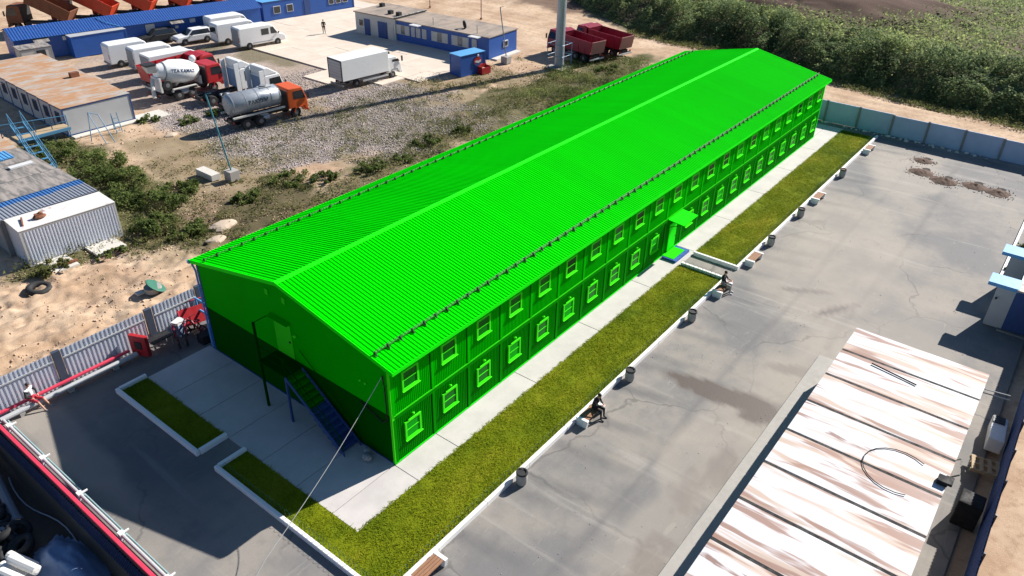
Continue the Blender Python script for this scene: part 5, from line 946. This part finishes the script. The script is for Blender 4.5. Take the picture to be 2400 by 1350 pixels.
T = thing('dump_truck', 'red dump truck on the far side of the other, away from the mast', 'truck', (66.0, 27.4, 0), 80, 'red dump trucks on the dirt road'); dump(T, 'dark_red', 'rust', 'dark_red')
T = thing('dump_truck', 'red tipper with open tailgate parked behind the concrete mixer', 'truck', (21.4, 57.4, 0), -2); dump(T, 'red', 'dark_red', 'red')
for k in range(6):
    T = thing('dump_truck', ['brown rusty tipper at the left end of the row behind the workshop', 'orange tipper second from the left behind the workshop', 'orange tipper third from the left behind the workshop', 'orange tipper fourth from the left behind the workshop', 'orange tipper fifth from the left behind the workshop', 'orange tipper at the right end of the row behind the workshop'][k], 'truck', (28.5+k*5.0, 87.5-k*.9, .3), 128, 'orange tippers behind the workshop'); T.scale = (1, 1, 1.1); dump(T, 'rust' if k == 0 else 'orange_red', 'rust', tilt=24)
# box truck
T = thing('box_truck', 'white box truck with roller tail door parked on the concrete pad', 'truck', (34.9, 44.1, .0), -5.5)
m = MB(); [m.box(.2, 6.6, s*.4-.05, s*.4+.05, .6, .82) for s in (-1, 1)]; m.build('chassis', MT['chassis'], T)
for s in (-1, 1): wheel(T, 'light', 1.9, s*.85); wheel(T, 'light', 6.7, s*.9)
m = MB(); m.box(0, 6.1, -1.2, 1.2, .95, 3.1); BX = m.build('cargo_box', MT['white_clean'], T, bevel=.03)
m = MB(); m.box(-.03, -.005, -1.1, 1.1, 1.05, 2.95); rd = m.build('rear_door', MT['grey'], BX)
for k in range(6): m = MB(); m.box(-.045, -.031, -1.08, 1.08, 1.1+k*.31, 1.36+k*.31); m.build('panel', MT['grey_light'], rd)
m = MB(); m.box(-.06, .02, -1.21, -1.08, .95, 3.08); m.box(-.06, .02, 1.08, 1.21, .95, 3.08); m.box(-.06, .02, -1.08, 1.08, 2.96, 3.08); m.build('door_frame', MT['chassis'], BX)
m = MB(); m.box(2.6, 6.0, -1.15, -1.08, .45, .62); m.build('side_guard', MT['grey_light'], T); m = MB(); m.box(2.6, 6.0, 1.08, 1.15, .45, .62); m.build('side_guard', MT['grey_light'], T); m = MB(); m.box(.0, .1, -1.1, 1.1, .4, .55); m.build('bumper', MT['grey'], T)
cab(T, 6.2, 'white_clean', [(0, .65), (0, 2.2), (.12, 2.32), (1.05, 2.3), (1.7, 1.45), (1.78, 1.05), (1.78, .45), (1.5, .4), (1.4, .65)], w=2.05, roofz=2.3, length=1.75)
# vans, car
def van(x, y, rz, label, L=5.9, w=2.0, h=2.55, glass_rear=False, side=0, dark_rear=True, group='white vans in the back lot'):
    T = thing('van', label, 'van', (x, y, 0), rz, group); k = L/5.9
    pr = [(0.03, .42), (0, 1.0), (.02, h-.2), (.14, h), (3.9*k, h), (4.35*k, h-.12), (5.05*k, 1.42), (5.72*k, 1.15), (5.88*k, .9), (5.9*k, .42)]
    m = MB(); m.prism(pr, 'y', -w/2, w/2); B_ = m.build('body', MT['white_clean'], T, bevel=.11, seg=3)
    for xx in (1.15*k, 4.75*k):
        for s in (-1, 1):
            m = MB(); m.cyl((xx, s*(w/2-.1), .38), (xx, s*(w/2+.004), .38), .42, n=18); m.build('wheel_arch', MT['black'], B_); wheel(T, 'van', xx, s*(w/2-.1))
    m = MB(); a, c_ = pr[6], pr[5]; dx, dz = c_[0]-a[0], c_[1]-a[1]; nn = Vector((dz, 0, -dx)).normalized()*.012
    Q = lambda t, yy: Vector((a[0]+dx*t, yy, a[1]+dz*t))+nn
    m.slab(Q(.06, -w/2+.14), Q(.06, w/2-.14), Q(.92, w/2-.2), Q(.92, -w/2+.2), .01); m.build('windscreen', MT['glass'], B_)
    for s in (-1, 1):
        yy = s*(w/2+.004); m = MB(); m.prism([(4.0*k, 1.45), (4.85*k, 1.42), (4.4*k, h-.35), (4.0*k, h-.35)], 'y', yy-.006, yy+.006); m.build('side_window', MT['glass'], B_)
        for j in range(side): m = MB(); x0 = 3.85*k-(j+1)*1.1; m.box(x0, x0+1.0, yy-.006, yy+.006, 1.42, h-.4); m.build('side_window', MT['glass'], B_)
        m = MB(); m.box(5.75*k, 5.9*k, s*.72-.16, s*.72+.16, .85, 1.05); m.build('headlight', MT['lens'], B_); m = MB(); m.box(4.9*k, 5.0*k, s*(w/2+.12)-.08, s*(w/2+.12)+.08, 1.4, 1.6); m.build('mirror', MT['dark'], B_)
        m = MB(); m.box(-.012, .03, s*(w/2-.1)-.05, s*(w/2-.1)+.05, 1.0, 1.5); m.build('tail_light', MT['lens_red'], B_)
        m = MB(); m.box(1.6*k, 4.2*k, yy-.004, yy+.008, .62, .7); m.build('rub_strip', MT['grey'], B_)
    m = MB(); m.box(-.014, 0, -w/2+.12, w/2-.12, .6, h-.18); rdr = m.build('rear_door', MT['grey' if dark_rear else 'white_clean'], B_)
    if glass_rear: m = MB(); m.box(-.026, -.015, -w/2+.2, w/2-.2, 1.45, h-.35); m.build('pane', MT['glass'], rdr)
    m = MB(); m.box(-.08, .02, -w/2+.05, w/2-.05, .36, .55); m.build('bumper', MT['grey'], T)
    return T
van(37.4, 65.2, -8, 'white panel van with one row of side windows nearest the open pad', side=1, L=6.2); van(36.9, 69.0, -8, 'white minibus with dark rear window behind the panel van', 6.4, glass_rear=True, side=2, dark_rear=False); van(38.4, 72.6, -8, 'white van farthest back beside the blue office', 6.2, side=1, dark_rear=False)
van(23.4, 69.2, -8, 'white van at the left end near the blue shed', 5.6, dark_rear=False); van(24.3, 65.6, -8, 'white van with grey rear between two other white vehicles', 5.6)
T = thing('box_van', 'white box van with dark rear frame behind the mixer drum', 'van', (23.6, 61.2, 0), -5); m = MB(); m.box(0, 4.6, -1.15, 1.15, .8, 2.7); B_ = m.build('cargo_box', MT['white_clean'], T, bevel=.05); m = MB(); m.box(-.03, -.004, -1.0, 1.0, .9, 2.5); m.build('rear_door', MT['grey'], B_); m = MB(); m.box(.1, 5.4, -.5, .5, .5, .8); m.build('chassis', MT['chassis'], T)
for s in (-1, 1): wheel(T, 'light', 1.2, s*.9); wheel(T, 'light', 5.3, s*.9)
cab(T, 4.7, 'white_clean', [(0, .65), (0, 2.1), (.12, 2.2), (.95, 2.18), (1.5, 1.4), (1.68, 1.05), (1.68, .45), (1.5, .4), (1.4, .65)], w=1.95, roofz=2.2, length=1.65)
def car(x, y, rz, col, label):
    T = thing('estate_car', label, 'car', (x, y, 0), rz, 'parked cars in the back lot')
    m = MB(); m.prism([(0, .4), (-.02, .9), (.1, 1.05), (3.3, 1.08), (4.5, .95), (4.72, .75), (4.72, .35)], 'y', -.92, .92); B_ = m.build('body', MT[col], T, bevel=.1, seg=3)
    m = MB(); m.frustum(.05, 3.45, -.88, .88, 1.0, .35, 2.55, -.68, .68, 1.68); CB = m.build('roof', MT[col], T, bevel=.08, seg=3)
    m = MB(); m.slab((3.36, -.72, 1.1), (3.36, .72, 1.1), (2.68, .6, 1.6), (2.68, -.6, 1.6), -.0)if False else m.slab((3.40, -.74, 1.08), (3.40, .74, 1.08), (2.66, .6, 1.62), (2.66, -.6, 1.62), .015); m.build('windscreen', MT['glass'], CB)
    for s in (-1, 1):
        m = MB(); m.slab((.4, s*.872, 1.1), (3.1, s*.872, 1.1), (2.5, s*.715, 1.6), (.55, s*.715, 1.6), .012*-s); m.build('side_window', MT['glass'], CB); m = MB(); m.box(4.66, 4.74, s*.65-.18, s*.65+.18, .68, .82); m.build('headlight', MT['lens'], B_); m = MB(); m.box(2.75, 2.9, s*1.0-.08, s*1.0+.08, 1.05, 1.2); m.build('mirror', MT['dark'], B_)
        for xx in (.95, 3.75): m = MB(); m.cyl((xx, s*.84, .38), (xx, s*.924, .38), .42, n=18); m.build('wheel_arch', MT['black'], B_); wheel(T, 'car', xx, s*.84)
    m = MB(); m.box(4.70, 4.75, -.55, .55, .45, .66); m.build('grille', MT['dark'], B_); m = MB(); m.slab((.02, -.7, 1.1), (.02, .7, 1.1), (.3, .6, 1.6), (.3, -.6, 1.6), -.012); m.build('rear_window', MT['glass'], CB)
car(38.2, 71.7, 171, 'white_clean', 'white estate car facing the blue workshop beside the minibus')
car(35.2, 75.0, 172, 'dark', 'black estate car parked against the blue workshop wall')

# ================================================================ PEOPLE
def capsule(m, a, b_, r0, r1, n=10):
    a, b_ = Vector(a), Vector(b_); d = (b_-a).length; m.lathe(a, b_, [(-r0/d*.95, r0*.25), (-r0/d*.7, r0*.7), (0, r0), (1, r1), (1+r1/d*.7, r1*.7), (1+r1/d*.95, r1*.25)], n)
def person(loc, rz, J, label, mats, hair=True, cloth=None):
    """J: joint dict in local metres (x forward). mats: region -> material"""
    root = thing('person', label, 'person', loc, rz); m = MB(); segs = []
    def S(a, b_, r0, r1, reg): capsule(m, a, b_, r0, r1); segs.append((Vector(a), Vector(b_), reg))
    V = {k: Vector(v) for k, v in J.items()}
    S(V['hip'], V['waist'], .145, .13, 'pants'); S(V['waist'], V['chest'], .13, .15, 'top'); S(V['chest'], V['neck'], .13, .06, 'top'); S(V['neck'], V['head'], .055, .06, 'skin')
    hd = V['head']; up = (hd-V['neck']).normalized(); m.ball(hd+up*.07, .092, .078, .115, 12, 9); segs.append((hd, hd+up*.12, 'skin'))
    fw = V.get('face', hd+Vector((.2, 0, 0)))-hd; fw = (fw-up*fw.dot(up)).normalized(); side = up.cross(fw)
    capsule(m, hd+up*.09+fw*.08, hd+up*.045+fw*.105, .014, .02, 6)
    for s in (-1, 1): m.ball(hd+up*.065+side*(.082*s), .02, .014, .03, 6, 4); m.ball(hd+up*.085+fw*.088+side*.03*s, .012, .012, .01, 6, 4)
    for s, q in ((-1, 'r'), (1, 'l')):
        sh, el, wr = V['sh_'+q], V['el_'+q], V['wr_'+q]; S(V['chest']+Vector((0, 0, .05)), sh, .1, .075, 'top'); S(sh, el, .062, .05, 'sleeve'); S(el, wr, .048, .034, 'forearm')
        d = (wr-el).normalized(); pm_ = wr+d*.06; S(wr, pm_, .032, .036, 'skin'); lat = d.cross(Vector((0, 0, 1))); lat = lat.normalized() if lat.length > .1 else Vector((0, 1, 0)); dn = d.cross(lat)
        for k, ln in enumerate((.07, .085, .08, .06)): b0 = pm_+lat*(-.03+.02*k); mid = b0+d*ln*.55+dn*.012; capsule(m, b0, mid, .011, .0105, 6); capsule(m, mid, mid+d*ln*.4+dn*.03, .0105, .009, 6)
        t0 = wr+d*.025-lat*.035; capsule(m, t0, t0+d*.05-lat*.025, .012, .01, 6)
        hp = V['hp_'+q]; S(V['hip'], hp, .13, .11, 'pants'); S(hp, V['kn_'+q], .09, .065, 'pants'); S(V['kn_'+q], V['an_'+q], .058, .042, 'shin'); to = V['to_'+q]; S(V['an_'+q]+Vector((0, 0, -.02)), to, .045, .035, 'shoe')
    o = bpy.data.objects.new('body', m.mesh('body', MT['skin'])); COL.objects.link(o); r = o.modifiers.new('r', 'REMESH'); r.mode = 'VOXEL'; r.voxel_size = .0125; sm = o.modifiers.new('s', 'SMOOTH'); sm.iterations = 2; sm.factor = .4
    dg = bpy.context.evaluated_depsgraph_get(); me = bpy.data.meshes.new_from_object(o.evaluated_get(dg)); bpy.data.objects.remove(o); me.name = 'body'
    regs = ['pants', 'top', 'sleeve', 'forearm', 'skin', 'shin', 'shoe']; me.materials.clear()
    for q in regs: me.materials.append(MT[mats.get(q, 'skin')])
    k = len(me.polygons); ce = np.empty(k*3); me.polygons.foreach_get('center', ce); ce = ce.reshape(-1, 3); best = np.full(k, 9.); idx = np.zeros(k, int)
    for a, b_, rg in segs:
        A = np.array(a); d = np.array(b_)-A; t_ = np.clip((ce-A)@d/(d@d), 0, 1); ds = np.linalg.norm(ce-A-t_[:, None]*d, axis=1); u = ds < best; best[u] = ds[u]; idx[u] = regs.index(rg)
    me.polygons.foreach_set('material_index', idx.astype(np.int32)); me.polygons.foreach_set('use_smooth', np.ones(k, bool)); me.update(); mkobj('body', me, root)
    if hair: h = MB(); h.ball(hd+up*.095-fw*.022, .099, .088, .105, 12, 8); h.build('hair', MT['hair'], root, smooth=True)
    return root
SIT = dict(hip=(0, 0, .56), waist=(.03, 0, .76), chest=(.10, 0, 1.0), neck=(.15, 0, 1.18), head=(.2, 0, 1.26), face=(.4, 0, 1.2), sh_r=(.1, -.19, 1.08), sh_l=(.1, .19, 1.08), el_r=(.2, -.25, .82), el_l=(.2, .25, .82), wr_r=(.42, -.1, .86), wr_l=(.42, .08, .86),
           hp_r=(.05, -.1, .54), hp_l=(.05, .1, .54), kn_r=(.46, -.13, .54), kn_l=(.46, .14, .54), an_r=(.5, -.14, .09), an_l=(.48, .16, .09), to_r=(.66, -.15, .035), to_l=(.64, .18, .035))
BL = dict(pants='cloth_black', top='cloth_black', sleeve='cloth_black', forearm='cloth_black', skin='skin', shin='cloth_black', shoe='dark')
person((8.45, -5.0, 0), -90, SIT, 'person in black sitting on the bench with both arms bent forward', BL)
J2 = dict(SIT); J2.update(waist=(.0, 0, .76), chest=(-.02, 0, 1.0), neck=(-.01, 0, 1.18), head=(.03, 0, 1.27), face=(.25, 0, 1.2), sh_r=(-.01, -.2, 1.08), sh_l=(-.01, .2, 1.08))
person((23.15, -4.95, 0), -80, J2, 'person with black top and pale trousers sitting at the entrance walk', dict(pants='shoe', top='cloth_black', sleeve='cloth_black', forearm='skin', skin='skin', shin='shoe', shoe='cloth_white'))
J3 = dict(SIT); J3.update(hip=(0, 0, .58), waist=(.0, 0, .78), chest=(-.04, 0, 1.02), neck=(-.04, 0, 1.2), head=(0, 0, 1.29), face=(.3, 0, 1.25), sh_r=(-.03, -.2, 1.1), sh_l=(-.03, .2, 1.1), el_r=(.02, -.32, .84), el_l=(.02, .32, .84), wr_r=(.2, -.18, .72), wr_l=(.2, .18, .72), kn_r=(.42, -.15, .5), kn_l=(.42, .18, .5), an_r=(.66, -.15, .09), an_l=(.64, .22, .09), to_r=(.8, -.16, .04), to_l=(.78, .26, .04))
person((-8.15, 16.3, -.02), -62, J3, 'person in red shorts and white shirt sitting on the pipe at the fence', dict(pants='cloth_red', top='cloth_white', sleeve='cloth_black', forearm='cloth_black', skin='skin', shin='skin', shoe='shoe'))
ST = dict(hip=(0, 0, .95), waist=(0, 0, 1.12), chest=(.01, 0, 1.35), neck=(.0, 0, 1.53), head=(.02, 0, 1.61), face=(.3, 0, 1.6), sh_r=(0, -.2, 1.43), sh_l=(0, .2, 1.43), el_r=(-.02, -.26, 1.15), el_l=(.0, .26, 1.15), wr_r=(.12, -.2, .95), wr_l=(.2, .12, 1.1), hp_r=(0, -.1, .9), hp_l=(0, .1, .9), kn_r=(.06, -.11, .5), kn_l=(-.02, .11, .5), an_r=(.0, -.12, .09), an_l=(-.08, .12, .09), to_r=(.16, -.13, .04), to_l=(.08, .14, .04))
person((49.5, 63.4, .06), 215, ST, 'person in dark clothes walking alone across the concrete pad', dict(pants='cloth_black', top='cloth_olive', sleeve='cloth_olive', forearm='cloth_olive', skin='skin', shin='cloth_black', shoe='dark'))
